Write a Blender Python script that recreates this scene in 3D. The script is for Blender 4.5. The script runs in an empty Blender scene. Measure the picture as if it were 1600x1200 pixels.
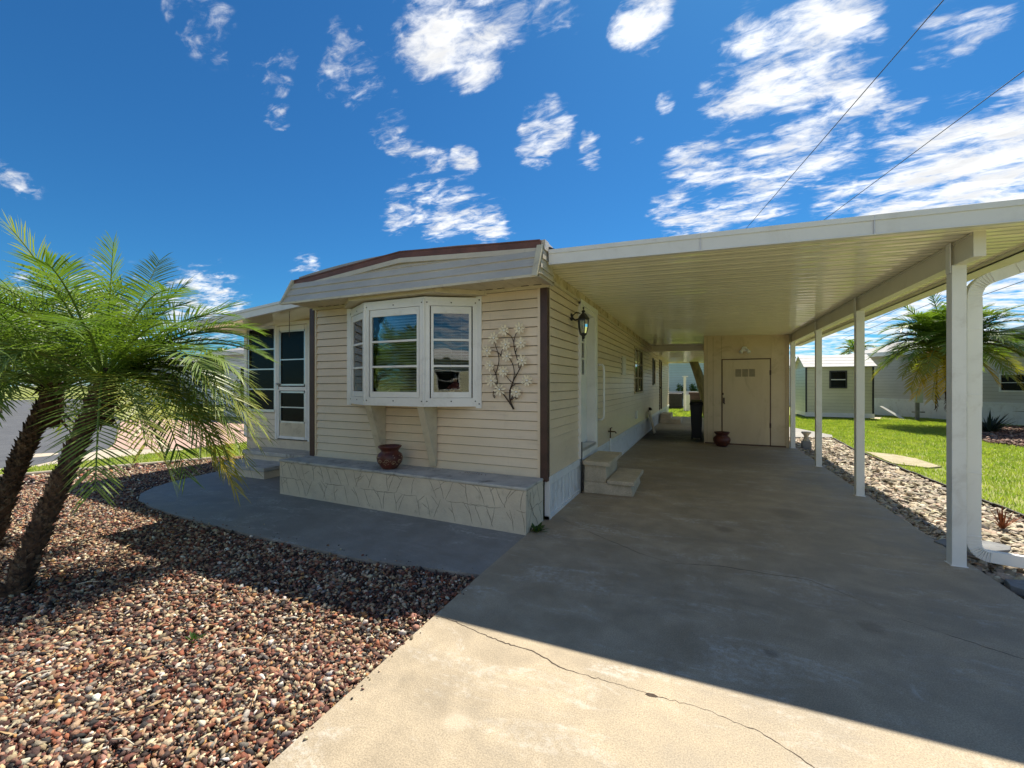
import bpy, math, random
import numpy as np
from mathutils import Vector, Matrix
R = math.radians
rnd = random.Random(7)
C = bpy.context.scene.collection
sc = bpy.context.scene

# ---------------- camera, sky, sun, exposure ----------------
cd = bpy.data.cameras.new('camera')
cam = bpy.data.objects.new('camera', cd); C.objects.link(cam)
cam.location = (0, 0, 1.5); cam.rotation_euler = (R(90), 0, R(24.17))
cd.sensor_width = 36; cd.lens = 664/1600*36; cd.clip_start = 0.05; cd.clip_end = 2000
sc.camera = cam
sc.view_settings.view_transform = 'Standard'; sc.view_settings.look = 'None'
sc.view_settings.gamma = 1; sc.view_settings.exposure = 0.84
sc.cycles.use_denoising = True
sc.cycles.max_bounces = 10; sc.cycles.diffuse_bounces = 6; sc.cycles.transparent_max_bounces = 24
sc.cycles.caustics_reflective = False; sc.cycles.caustics_refractive = False

SUNV = Vector((.12, .65, 1)).normalized()
EL = math.asin(SUNV.z); AZ = math.atan2(SUNV.x, SUNV.y)
sd = bpy.data.lights.new('sun', 'SUN'); sd.energy = 5.0; sd.angle = R(.53); sd.color = (1, .92, .78)
sun = bpy.data.objects.new('sun', sd); C.objects.link(sun)
sun.rotation_euler = SUNV.to_track_quat('Z', 'Y').to_euler()

w = bpy.data.worlds.new('World'); sc.world = w; w.use_nodes = True
class NT:
    """tiny helper around a node tree"""
    def __init__(s, t): s.t = t; t.nodes.clear()
    def n(s, kind, ins=None, **kw):
        nd = s.t.nodes.new(kind)
        for k, v in kw.items(): setattr(nd, k, v)
        for k, v in (ins or {}).items():
            sk = nd.inputs[k]
            if hasattr(v, 'bl_idname') or isinstance(v, bpy.types.NodeSocket): s.t.links.new(v, sk)
            else: sk.default_value = v
        return nd
    def math(s, op, a, b=0.0, c=0.0, clamp=False):
        return s.n('ShaderNodeMath', {0: a, 1: b, 2: c}, operation=op, use_clamp=clamp).outputs[0]
    def vmath(s, op, a, b=(0, 0, 0)):
        nd = s.n('ShaderNodeVectorMath', {0: a, 1: b}, operation=op)
        return nd.outputs[1] if op in ('DOT_PRODUCT', 'DISTANCE', 'LENGTH') else nd.outputs[0]
    def ramp(s, v, a, b, lo=0.0, hi=1.0):
        return s.n('ShaderNodeMapRange', {0: v, 1: a, 2: b, 3: lo, 4: hi}, interpolation_type='SMOOTHSTEP').outputs[0]
    def mix(s, f, a, b, mode='MIX'):
        nd = s.n('ShaderNodeMix', data_type='RGBA', blend_type=mode)
        for k, v in ((0, f), (6, a), (7, b)):
            if isinstance(v, bpy.types.NodeSocket): s.t.links.new(v, nd.inputs[k])
            elif k and len(v) == 3: nd.inputs[k].default_value = (*v, 1)
            else: nd.inputs[k].default_value = v
        return nd.outputs[2]
    def noise(s, vec, scale, detail=4, rough=.55, dist=0.0, out=0):
        ins = {'Scale': scale, 'Detail': detail, 'Roughness': rough, 'Distortion': dist}
        if vec is not None: ins['Vector'] = vec
        return s.n('ShaderNodeTexNoise', ins).outputs[out]

t = NT(w.node_tree)
sky = t.n('ShaderNodeTexSky', sky_type='NISHITA', sun_disc=False, sun_elevation=EL, sun_rotation=AZ,
          altitude=0, air_density=1.0, dust_density=0.25, ozone_density=3.0)
dirv = t.n('ShaderNodeTexCoord').outputs['Generated']
sep = t.n('ShaderNodeSeparateXYZ', {0: dirv}).outputs
# direction -> point on a flat cloud deck
zz = t.math('ADD', t.math('MAXIMUM', sep[2], 0.0), 0.12)
deck = t.n('ShaderNodeCombineXYZ', {0: t.math('DIVIDE', sep[0], zz), 1: t.math('DIVIDE', sep[1], zz), 2: 0.0}).outputs[0]
CL = [(-0.428,0.645,0.633,5.2,1),(-0.388,0.69,0.611,3.6,1),(-0.329,0.678,0.658,4.8,.8),(-0.246,0.713,0.656,3.0,.85),(-0.099,0.761,0.642,3.2,1),
(0.082,0.838,0.539,4.8,1),(0.155,0.831,0.534,5.2,1),(0.218,0.847,0.484,3.8,1),(0.126,0.816,0.564,3.0,.9),
(0.002,0.911,0.413,4.6,.85),(0.08,0.927,0.367,5.2,.9),(0.176,0.895,0.409,4.6,.8),(0.238,0.858,0.455,3.5,.7),(-0.046,0.938,0.343,3.4,.9),
(0.026,0.945,0.327,4.0,.95),(-0.286,0.811,0.51,3.2,1),(-0.304,0.822,0.481,2.6,.55),(-0.21,0.859,0.466,1.9,.9),
(-0.563,0.728,0.391,3.2,.85),(-0.502,0.78,0.373,3.8,.95),(-0.435,0.831,0.346,3.6,.9),(-0.596,0.727,0.342,2.4,.6),
(-0.567,0.587,0.578,3.0,.5),(-0.554,0.657,0.51,2.8,.6),(-0.458,0.761,0.458,2.2,.75),(-0.523,0.718,0.458,2.4,.38),
(-0.6,0.588,0.542,2.7,.5),(-0.671,0.512,0.536,2.6,.42),(-0.715,0.412,0.564,2.6,.4),(-0.701,0.523,0.485,1.6,.6),
(-0.92,0.265,0.289,1.8,.5),(-0.747,0.621,0.237,1.9,.6),(0.329,0.8,0.502,3.0,.8),(0.292,0.855,0.428,1.7,.6),
(0.365,0.872,0.325,5.6,1),(0.424,0.843,0.333,5.0,1.1),(0.329,0.893,0.307,6.2,1.1),(0.423,0.863,0.277,7.5,1.4),(0.235,0.913,0.333,3.4,.7),
(-0.857,0.494,0.145,4.6,.9),(0.221,0.974,0.048,7.5,.9),(0.344,0.933,0.107,9.1,1),(0.405,0.897,0.177,7.5,1.1),
(-0.113,0.87,0.481,1.3,.6),(-0.064,0.845,0.531,1.2,.5),(-.93,.36,.05,8,.8),(-.6,.79,.03,8,.7),
(.8,.5,.33,14,1),(.7,-.5,.5,18,1.1),(-.4,-.75,.5,20,1.1),(.15,-.85,.45,20,1.2),(-.9,-.3,.3,14,1),(0,-.98,.12,14,1),(.6,-.8,.15,14,1)]  # this row: unseen clouds out of view, added as white fill for the facade
warp = t.vmath('ADD', dirv, t.n('ShaderNodeVectorMath', {0: t.vmath('SUBTRACT', t.noise(dirv, 9, 3, .6, out=1), (.5, .5, .5)), 3: .09}, operation='SCALE').outputs[0])
warp = t.vmath('NORMALIZE', warp)
mask = 0.0
for x, y, z, r_, wt in CL:
    v = Vector((x, y, z)).normalized()
    d = t.vmath('DOT_PRODUCT', warp, tuple(v))
    m = t.ramp(d, math.cos(R(r_*1.25)), math.cos(R(r_*.25)), 0, wt)
    mask = m if mask == 0.0 else t.math('MAXIMUM', mask, m)
rot = t.n('ShaderNodeMapping', {'Vector': deck, 'Rotation': (0, 0, R(35)), 'Scale': (1, 1.9, 1)}).outputs[0]
nA = t.noise(rot, 4.2, 12, .60, .5)
nB = t.noise(rot, 15, 9, .62, .8)
nn = t.math('ADD', t.math('MULTIPLY', nA, .68), t.math('MULTIPLY', nB, .32))
dens = t.math('ADD', t.math('MULTIPLY', mask, .322), t.math('MULTIPLY', t.math('SUBTRACT', nn, .5), 1.75))
cov = t.math('POWER', t.ramp(dens, .09, .50), 1.2)
cov = t.math('MULTIPLY', cov, t.ramp(mask, 0, .25))
shade = t.math('MULTIPLY', t.ramp(t.noise(rot, 5, 6, .6, .4), .35, .7, .80, 1.08), t.ramp(dens, .25, .75, 1.06, .84))
skyc = t.n('ShaderNodeHueSaturation', {'Hue': .505, 'Saturation': 1.05, 'Value': 1.0, 'Color': sky.outputs[0]}).outputs[0]
skyc = t.mix(1.0, skyc, (.245, .725, 1.0), 'MULTIPLY')
cc = t.n('ShaderNodeVectorMath', {0: (11.2, 11.2, 11.1), 3: shade}, operation='SCALE').outputs[0]
fin = t.mix(t.math('MULTIPLY', cov, .94), skyc, cc)
bg = t.n('ShaderNodeBackground', {'Color': fin, 'Strength': .062})
t.n('ShaderNodeOutputWorld', {0: bg.outputs[0]})

# ---------------- materials ----------------
def new_mat(name):
    m = bpy.data.materials.new(name); m.use_nodes = True
    return m, NT(m.node_tree)
def finish(t, bs): t.n('ShaderNodeOutputMaterial', {0: bs})
def surf(name, c1, c2=None, scale=3.0, rough=.6, bump=0.0, bscale=60.0, metallic=0.0, spec=.4, speck=0.0, coat=0.0,
         stretch=(1, 1, 1), dirt=None, dirtamt=0.0, dscale=2.0, bdist=.01):
    """generic weathered surface: two mixed tones, fine speckle, dirt patches, bump"""
    m, t = new_mat(name)
    co = t.n('ShaderNodeTexCoord').outputs['Object']
    mp = t.n('ShaderNodeMapping', {'Vector': co, 'Scale': stretch}).outputs[0]
    col = t.mix(t.ramp(t.noise(mp, scale, 5, .6), .32, .68), c1, c2 or c1)
    if speck:
        f = t.ramp(t.noise(co, 220, 2, .6), .3, .7, 1-speck, 1+speck)
        col = t.mix(1.0, col, t.n('ShaderNodeCombineColor', {0: f, 1: f, 2: f}).outputs[0], 'MULTIPLY')
    if dirt:
        col = t.mix(t.math('MULTIPLY', t.ramp(t.noise(mp, dscale, 7, .7, .6), .5, .72), dirtamt), col, dirt)
    ins = {'Base Color': col, 'Roughness': rough, 'Metallic': metallic, 'Specular IOR Level': spec}
    if coat: ins['Coat Weight'] = coat; ins['Coat Roughness'] = .15
    if bump:
        ins['Normal'] = t.n('ShaderNodeBump', {'Strength': bump, 'Distance': bdist, 'Height': t.noise(mp, bscale, 5, .6)}).outputs[0]
    finish(t, t.n('ShaderNodeBsdfPrincipled', ins).outputs[0])
    return m
M = {}
def siding_mat(name, c1, c2, dirt=(.2, .17, .12), da=.25):
    m, t = new_mat(name)
    co = t.n('ShaderNodeTexCoord').outputs['Object']
    mp = t.n('ShaderNodeMapping', {'Vector': co, 'Scale': (1.4, 1.4, 9)}).outputs[0]
    col = t.mix(t.ramp(t.noise(co, 1.3, 4, .6), .3, .7), c1, c2)
    col = t.mix(t.math('MULTIPLY', t.ramp(t.noise(mp, 2.2, 8, .72), .5, .8), da), col, dirt)
    vs = t.n('ShaderNodeMapping', {'Vector': co, 'Scale': (14, 14, .6)}).outputs[0]
    col = t.mix(t.math('MULTIPLY', t.ramp(t.noise(vs, 2.0, 5, .7), .55, .8), da*.6), col, dirt)
    gr = t.n('ShaderNodeMapping', {'Vector': co, 'Scale': (2, 2, 40)}).outputs[0]
    h = t.math('ADD', t.math('MULTIPLY', t.noise(gr, 14, 4, .6), .25), t.noise(co, 2.6, 2, .5))
    nb = t.n('ShaderNodeBump', {'Strength': .2, 'Distance': .015, 'Height': h}).outputs[0]
    finish(t, t.n('ShaderNodeBsdfPrincipled', {'Base Color': col, 'Roughness': .30, 'Specular IOR Level': .5, 'Normal': nb}).outputs[0])
    return m
M['siding'] = siding_mat('cream vinyl siding', (.71, .59, .435), (.65, .535, .39))
M['siding_grey'] = siding_mat('sky-greyed mansard siding', (.55, .50, .42), (.47, .425, .36), (.16, .14, .12), .35)  # house siding greyed to paint in sky light on the sloped courses
M['siding_teal'] = siding_mat('pale teal siding', (.42, .56, .56), (.36, .50, .51))
M['siding_shed'] = siding_mat('shed siding', (.60, .57, .38), (.55, .52, .35))
M['siding_tan'] = siding_mat('neighbour tan siding', (.55, .52, .46), (.49, .46, .40))
M['siding_white'] = siding_mat('neighbour white siding', (.72, .73, .73), (.64, .66, .67))
M['brown'] = surf('brown painted trim', (.066, .031, .024), (.048, .023, .018), 6, .42, .25, 40, dirt=(.03, .015, .012), dirtamt=.6, dscale=5)
M['brownrim'] = surf('brown rim metal', (.15, .058, .040), (.105, .040, .028), 6, .42, .25, 40, dirt=(.04, .02, .015), dirtamt=.5, dscale=5)
M['white'] = surf('white painted metal', (.78, .78, .76), (.72, .72, .70), 2, .38, .05, 30, dirt=(.35, .33, .29), dirtamt=.28, dscale=3)
M['whitefascia'] = surf('white enamel fascia', (.70, .71, .71), (.66, .67, .67), 1, .35, .06, 8, dirt=(.36, .34, .30), dirtamt=.22, dscale=2)
M['post'] = surf('white aluminium post', (.80, .80, .78), (.76, .76, .74), 2, .42, .05, 40, dirt=(.4, .36, .3), dirtamt=.3, dscale=4)
M['cream'] = surf('cream painted wood', (.60, .54, .40), (.52, .46, .34), 4, .6, .3, 30, dirt=(.2, .16, .1), dirtamt=.4, dscale=5)
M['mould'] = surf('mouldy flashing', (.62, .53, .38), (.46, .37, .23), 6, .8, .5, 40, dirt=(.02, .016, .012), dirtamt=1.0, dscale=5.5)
M['skirt'] = surf('white vinyl skirting', (.74, .76, .77), (.68, .70, .72), 2, .4, .05, 20, dirt=(.25, .22, .18), dirtamt=.35, dscale=5)
M['dark'] = surf('dark interior', (.02, .02, .02), None, 1, .9)
M['interior'] = surf('interior wall', (.30, .27, .22), (.25, .22, .18), 2, .9)
M['black'] = surf('black metal', (.012, .012, .013), (.02, .02, .02), 8, .4, .2, 60, spec=.5)
M['blind'] = surf('white slat blind', (.62, .62, .58), (.56, .56, .52), 2, .5)
M['alu'] = surf('aluminium', (.62, .63, .64), (.52, .53, .54), 4, .35, metallic=.7)
M['bin'] = surf('dark blue plastic', (.004, .005, .010), (.006, .007, .012), 4, .55, .1, 60)
M['plywood'] = surf('tan plywood', (.64, .52, .36), (.58, .465, .315), 2, .75, .25, 10, dirt=(.25, .18, .10), dirtamt=.35, dscale=2.5)
M['plydoor'] = surf('tan flush door', (.62, .50, .33), (.56, .44, .285), 2, .6, .1, 12, stretch=(1, 1, .3), dirt=(.24, .17, .09), dirtamt=.45, dscale=2.2)
M['bark'] = surf('palm bark', (.12, .070, .040), (.045, .027, .017), 14, .95, .9, 35, dirt=(.30, .22, .14), dirtamt=.85, dscale=12, bdist=.02)
M['fibre'] = surf('palm fibre', (.09, .045, .02), (.035, .018, .01), 16, .95, .9, 60)
M['treebark'] = surf('tree bark', (.16, .13, .09), (.09, .075, .055), 8, .95, .9, 25, stretch=(1, 1, .3), bdist=.03)
M['asphalt'] = surf('asphalt', (.10, .105, .115), (.075, .08, .09), 2, .85, .6, 90, speck=.3)
M['kerb'] = surf('kerb concrete', (.48, .42, .33), (.40, .35, .28), 3, .85, .4, 60, speck=.15)
M['soil'] = surf('gravel bed soil', (.10, .065, .045), (.05, .035, .028), 8, .95, .7, 60, speck=.3)
M['sand'] = surf('rock bed sand', (.16, .13, .10), (.08, .065, .05), 8, .95, .7, 60, speck=.3)
M['slate'] = surf('grey flagstone', (.20, .21, .22), (.13, .135, .145), 5, .7, .6, 20, bdist=.02)
M['edging'] = surf('black lawn edging', (.02, .018, .016), (.04, .035, .03), 9, .7)
M['terra'] = surf('dark red terracotta', (.115, .028, .018), (.06, .018, .013), 10, .42, .25, 30, dirt=(.30, .20, .13), dirtamt=.25, dscale=14)
M['potpaint'] = surf('pot painted motif', (.48, .36, .22), (.30, .20, .12), 30, .6)
M['petal'] = surf('cream enamel petals', (.84, .76, .58), (.66, .58, .42), 40, .35, .1, 90)
M['bead'] = surf('pearl bead', (.8, .8, .75), None, 5, .2)
M['stem'] = surf('bronze wire', (.035, .022, .016), (.06, .035, .022), 20, .45, metallic=.5)
M['shingle'] = surf('pale shed shingles', (.62, .61, .59), (.50, .49, .47), 5, .85, .4, 30, stretch=(1, 3, 3))
M['roofing'] = surf('grey roof coating', (.34, .34, .34), (.26, .26, .26), 2, .8, .3, 20)
M['pink'] = surf('pinkish skirt wall', (.50, .42, .40), (.43, .37, .36), 1, .6, .1, 10)
M['dry'] = surf('dry reddish leaves', (.26, .085, .03), (.16, .05, .02), 12, .8)
M['box'] = surf('meter box grey green', (.42, .46, .40), None, 3, .5)
M['brownbox'] = surf('brown cabinet', (.13, .07, .05), (.09, .05, .035), 8, .7)
M['wire'] = surf('cable', (.03, .03, .03), None, 1, .6)
M['access'] = surf('louvred vent tan', (.33, .27, .18), (.28, .23, .15), 10, .7)
M['lampglass'] = None

def concrete(name, c1, c2, stain_shade=None):
    m, t = new_mat(name)
    co = t.n('ShaderNodeTexCoord').outputs['Object']
    big = t.noise(co, .55, 6, .62, .3); mid = t.noise(co, 3.2, 7, .66, .2); fine = t.noise(co, 150, 3, .7)
    col = t.mix(t.ramp(big, .3, .7), c1, c2)
    g = t.ramp(mid, .3, .72, .78, 1.14)
    col = t.mix(1.0, col, t.n('ShaderNodeCombineColor', {0: g, 1: g, 2: g}).outputs[0], 'MULTIPLY')
    g = t.ramp(fine, .3, .7, .68, 1.22)
    col = t.mix(1.0, col, t.n('ShaderNodeCombineColor', {0: g, 1: g, 2: g}).outputs[0], 'MULTIPLY')
    sp = t.ramp(t.noise(co, 45, 4, .8), .62, .74)
    col = t.mix(t.math('MULTIPLY', sp, .35), col, (.10, .075, .05))
    # pale efflorescence patches, brushed across the slab
    mp = t.n('ShaderNodeMapping', {'Vector': co, 'Scale': (1.3, 3.2, 1)}).outputs[0]
    e = t.math('MULTIPLY', t.ramp(t.noise(mp, .95, 9, .74, .8), .50, .66), t.ramp(t.noise(co, 26, 5, .7), .38, .62))
    col = t.mix(t.math('MULTIPLY', e, .45), col, (.62, .60, .56))
    # darker damp streaks
    mp2 = t.n('ShaderNodeMapping', {'Vector': co, 'Scale': (.8, 2.4, 1), 'Location': (3, 7, 0)}).outputs[0]
    dk = t.ramp(t.noise(mp2, .8, 7, .68, .5), .50, .72)
    col = t.mix(t.math('MULTIPLY', dk, .34), col, (.15, .14, .122))
    if stain_shade:
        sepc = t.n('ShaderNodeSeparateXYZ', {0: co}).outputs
        for sx, sy, r_, colr, amt in stain_shade:
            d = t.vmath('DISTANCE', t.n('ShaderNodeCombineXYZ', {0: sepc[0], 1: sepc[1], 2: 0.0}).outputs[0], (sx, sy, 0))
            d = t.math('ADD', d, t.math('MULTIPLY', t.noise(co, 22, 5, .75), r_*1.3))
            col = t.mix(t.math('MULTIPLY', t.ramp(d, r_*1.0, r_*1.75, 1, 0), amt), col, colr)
    h = t.math('ADD', t.math('MULTIPLY', fine, .5), t.math('MULTIPLY', t.noise(co, 30, 4, .6), .6))
    nb = t.n('ShaderNodeBump', {'Strength': .35, 'Distance': .006, 'Height': h}).outputs[0]
    rg = t.ramp(mid, .3, .7, .55, .8)
    finish(t, t.n('ShaderNodeBsdfPrincipled', {'Base Color': col, 'Roughness': rg, 'Specular IOR Level': .35, 'Normal': nb}).outputs[0])
    return m
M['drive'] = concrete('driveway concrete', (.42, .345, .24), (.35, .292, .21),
    [(-1.0, 1.62, .07, (.58, .51, .41), .25), (-.6, 13.4, 2.0, (.02, .018, .015), .96), (-1.2, 13.0, 1.5, (.02, .018, .015), .95), (-.3, 12.8, 1.0, (.02, .018, .015), .9), (.2, 9.8, 1.6, (.13, .11, .085), .5), (-.2, 7.2, 1.2, (.15, .13, .10), .35), (.35, 2.75, .05, (.08, .06, .04), .5), (.95, 3.3, .09, (.10, .08, .055), .4), (.2, 4.9, .12, (.09, .07, .05), .4), (-.35, 1.15, .03, (.10, .08, .05), .5), (.9, 5.8, .25, (.12, .10, .075), .35)])  # near-black rear entries paint carport shade into the floor colour
M['walk'] = concrete('walkway concrete', (.30, .285, .255), (.25, .24, .22))
M['steps'] = concrete('cast concrete step', (.55, .48, .36), (.48, .42, .32))
def texstone():
    """stucco planter face scored with an irregular ashlar/branch pattern"""
    m, t = new_mat('scored stucco stone')
    co = t.n('ShaderNodeTexCoord').outputs['Object']
    grain = t.noise(co, 70, 5, .65)
    h = t.math('ADD', t.math('MULTIPLY', t.noise(co, 12, 4, .6), .8), t.math('MULTIPLY', grain, .3))
    nb = t.n('ShaderNodeBump', {'Strength': .8, 'Distance': .012, 'Height': h}).outputs[0]
    col = t.mix(t.ramp(t.noise(co, 3, 6, .65), .3, .7), (.66, .585, .45), (.56, .49, .38))
    dr = t.ramp(t.noise(co, 9, 7, .75), .56, .74)
    col = t.mix(t.math('MULTIPLY', dr, .4), col, (.16, .14, .11))
    finish(t, t.n('ShaderNodeBsdfPrincipled', {'Base Color': col, 'Roughness': .85, 'Normal': nb}).outputs[0])
    return m
M['texstone'] = texstone()
M['seam'] = surf('seam dirt and shade', (.20, .16, .11), (.27, .22, .155), 20, .95)  # slot colour paints in the shadow line under siding laps, along with dirt
M['groove'] = surf('scored groove', (.27, .235, .18), (.38, .33, .255), 20, .95)
M['beamcream'] = surf('cream enamel beam', (.78, .75, .66), (.72, .69, .60), 1, .35, .05, 8, dirt=(.36, .3, .2), dirtamt=.25, dscale=2)
M['plantertop'] = surf('grey planter top', (.52, .50, .45), (.41, .40, .365), 5, .85, .4, 40, dirt=(.07, .06, .05), dirtamt=.7, dscale=4)

def glass(name, tint=(.9, .95, .95), refl=.22, rough=.02, fk=1.0):
    m, t = new_mat(name)
    f = t.n('ShaderNodeFresnel', {'IOR': 1.5}).outputs[0]
    co = t.n('ShaderNodeTexCoord').outputs['Object']
    nb = t.n('ShaderNodeBump', {'Strength': .12, 'Distance': .01, 'Height': t.noise(co, 3, 2, .5)}).outputs[0]
    gl = t.n('ShaderNodeBsdfGlossy', {'Color': (1, 1, 1, 1), 'Roughness': rough, 'Normal': nb}).outputs[0]
    tr = t.n('ShaderNodeBsdfTransparent', {'Color': (*tint, 1)}).outputs[0]
    fac = t.math('ADD', t.math('MULTIPLY', f, fk), refl, clamp=True)
    finish(t, t.n('ShaderNodeMixShader', {0: fac, 1: tr, 2: gl}).outputs[0])
    return m
M['glass'] = glass('window glass', (.84, .88, .88), .025)
M['darkglass'] = glass('dark screened glass', (.06, .06, .07), .0, .25, .35)
M['lampglass'] = glass('lantern glass', (.75, .78, .75), .12)

def ceiling_mat():
    m, t = new_mat('cream enamel roof pans')
    co = t.n('ShaderNodeTexCoord').outputs['Object']
    h = t.noise(co, 2.0, 2, .5)
    nb = t.n('ShaderNodeBump', {'Strength': .10, 'Distance': .02, 'Height': h}).outputs[0]
    col = t.mix(t.ramp(t.noise(co, .8, 6, .65), .35, .7), (.88, .855, .68), (.83, .80, .62))
    rg = t.ramp(t.noise(co, 2.2, 3, .5), .3, .7, .06, .14)
    finish(t, t.n('ShaderNodeBsdfPrincipled', {'Base Color': col, 'Roughness': rg, 'Specular IOR Level': .9, 'Normal': nb}).outputs[0])
    return m
M['pan'] = ceiling_mat()

def leaf_mat(name, c1, c2, c3=None, trans=.35, rough=.36):
    m, t = new_mat(name)
    co = t.n('ShaderNodeTexCoord').outputs['Object']
    col = t.mix(t.ramp(t.noise(co, 2.4, 4, .6), .3, .7), c1, c2)
    if c3:
        at = t.n('ShaderNodeAttribute', attribute_name='tipc').outputs['Fac']
        col = t.mix(at, col, c3)
    p = t.n('ShaderNodeBsdfPrincipled', {'Base Color': col, 'Roughness': rough, 'Specular IOR Level': .38}).outputs[0]
    tc = t.mix(1.0, col, (1.6, 1.9, .7), 'MULTIPLY')
    tl = t.n('ShaderNodeBsdfTranslucent', {'Color': tc}).outputs[0]
    finish(t, t.n('ShaderNodeMixShader', {0: trans, 1: p, 2: tl}).outputs[0])
    return m
M['palm'] = leaf_mat('palm leaflets', (.085, .150, .032), (.175, .245, .050), (.66, .47, .05), .28, .40)
M['palm_far'] = leaf_mat('far palm leaflets', (.085, .14, .025), (.17, .23, .04), (.62, .36, .03), .34)
M['palmstalk'] = surf('palm stalk', (.22, .26, .09), (.15, .19, .06), 6, .5)
M['leafy'] = leaf_mat('shrub leaves', (.055, .10, .022), (.09, .14, .03))
M['leafdark'] = leaf_mat('dark bromeliad leaves', (.018, .032, .020), (.035, .045, .03), None, .1)
M['grassblade'] = leaf_mat('lawn blades', (.19, .27, .045), (.36, .38, .085), None, .35, .5)
M['lawn'] = surf('lawn soil and thatch', (.18, .22, .05), (.27, .28, .08), 3, .9, .5, 80, speck=.35)
M['weed'] = leaf_mat('weed leaves', (.05, .10, .02), (.08, .14, .03))

def stone_mat(name, rough=.8):
    m, t = new_mat(name)
    co = t.n('ShaderNodeTexCoord').outputs['Object']
    a = t.n('ShaderNodeAttribute', attribute_name='stonecol').outputs['Color']
    g = t.ramp(t.noise(co, 60, 4, .7), .3, .7, .72, 1.25)
    col = t.mix(1.0, a, t.n('ShaderNodeCombineColor', {0: g, 1: g, 2: g}).outputs[0], 'MULTIPLY')
    nb = t.n('ShaderNodeBump', {'Strength': .6, 'Distance': .006, 'Height': t.noise(co, 110, 4, .7)}).outputs[0]
    finish(t, t.n('ShaderNodeBsdfPrincipled', {'Base Color': col, 'Roughness': rough, 'Normal': nb}).outputs[0])
    return m
M['stone'] = stone_mat('gravel stone')
def paver_mat():
    m, t = new_mat('pink brick pavers')
    co = t.n('ShaderNodeTexCoord').outputs['Object']
    b = t.n('ShaderNodeTexBrick', {'Vector': co, 'Color1': (.50, .33, .27, 1), 'Color2': (.42, .27, .22, 1), 'Mortar': (.30, .24, .20, 1),
        'Scale': 4.0, 'Mortar Size': .015, 'Brick Width': .5, 'Row Height': .25}).outputs['Color']
    finish(t, t.n('ShaderNodeBsdfPrincipled', {'Base Color': b, 'Roughness': .85}).outputs[0])
    return m
M['paver'] = paver_mat()

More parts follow.
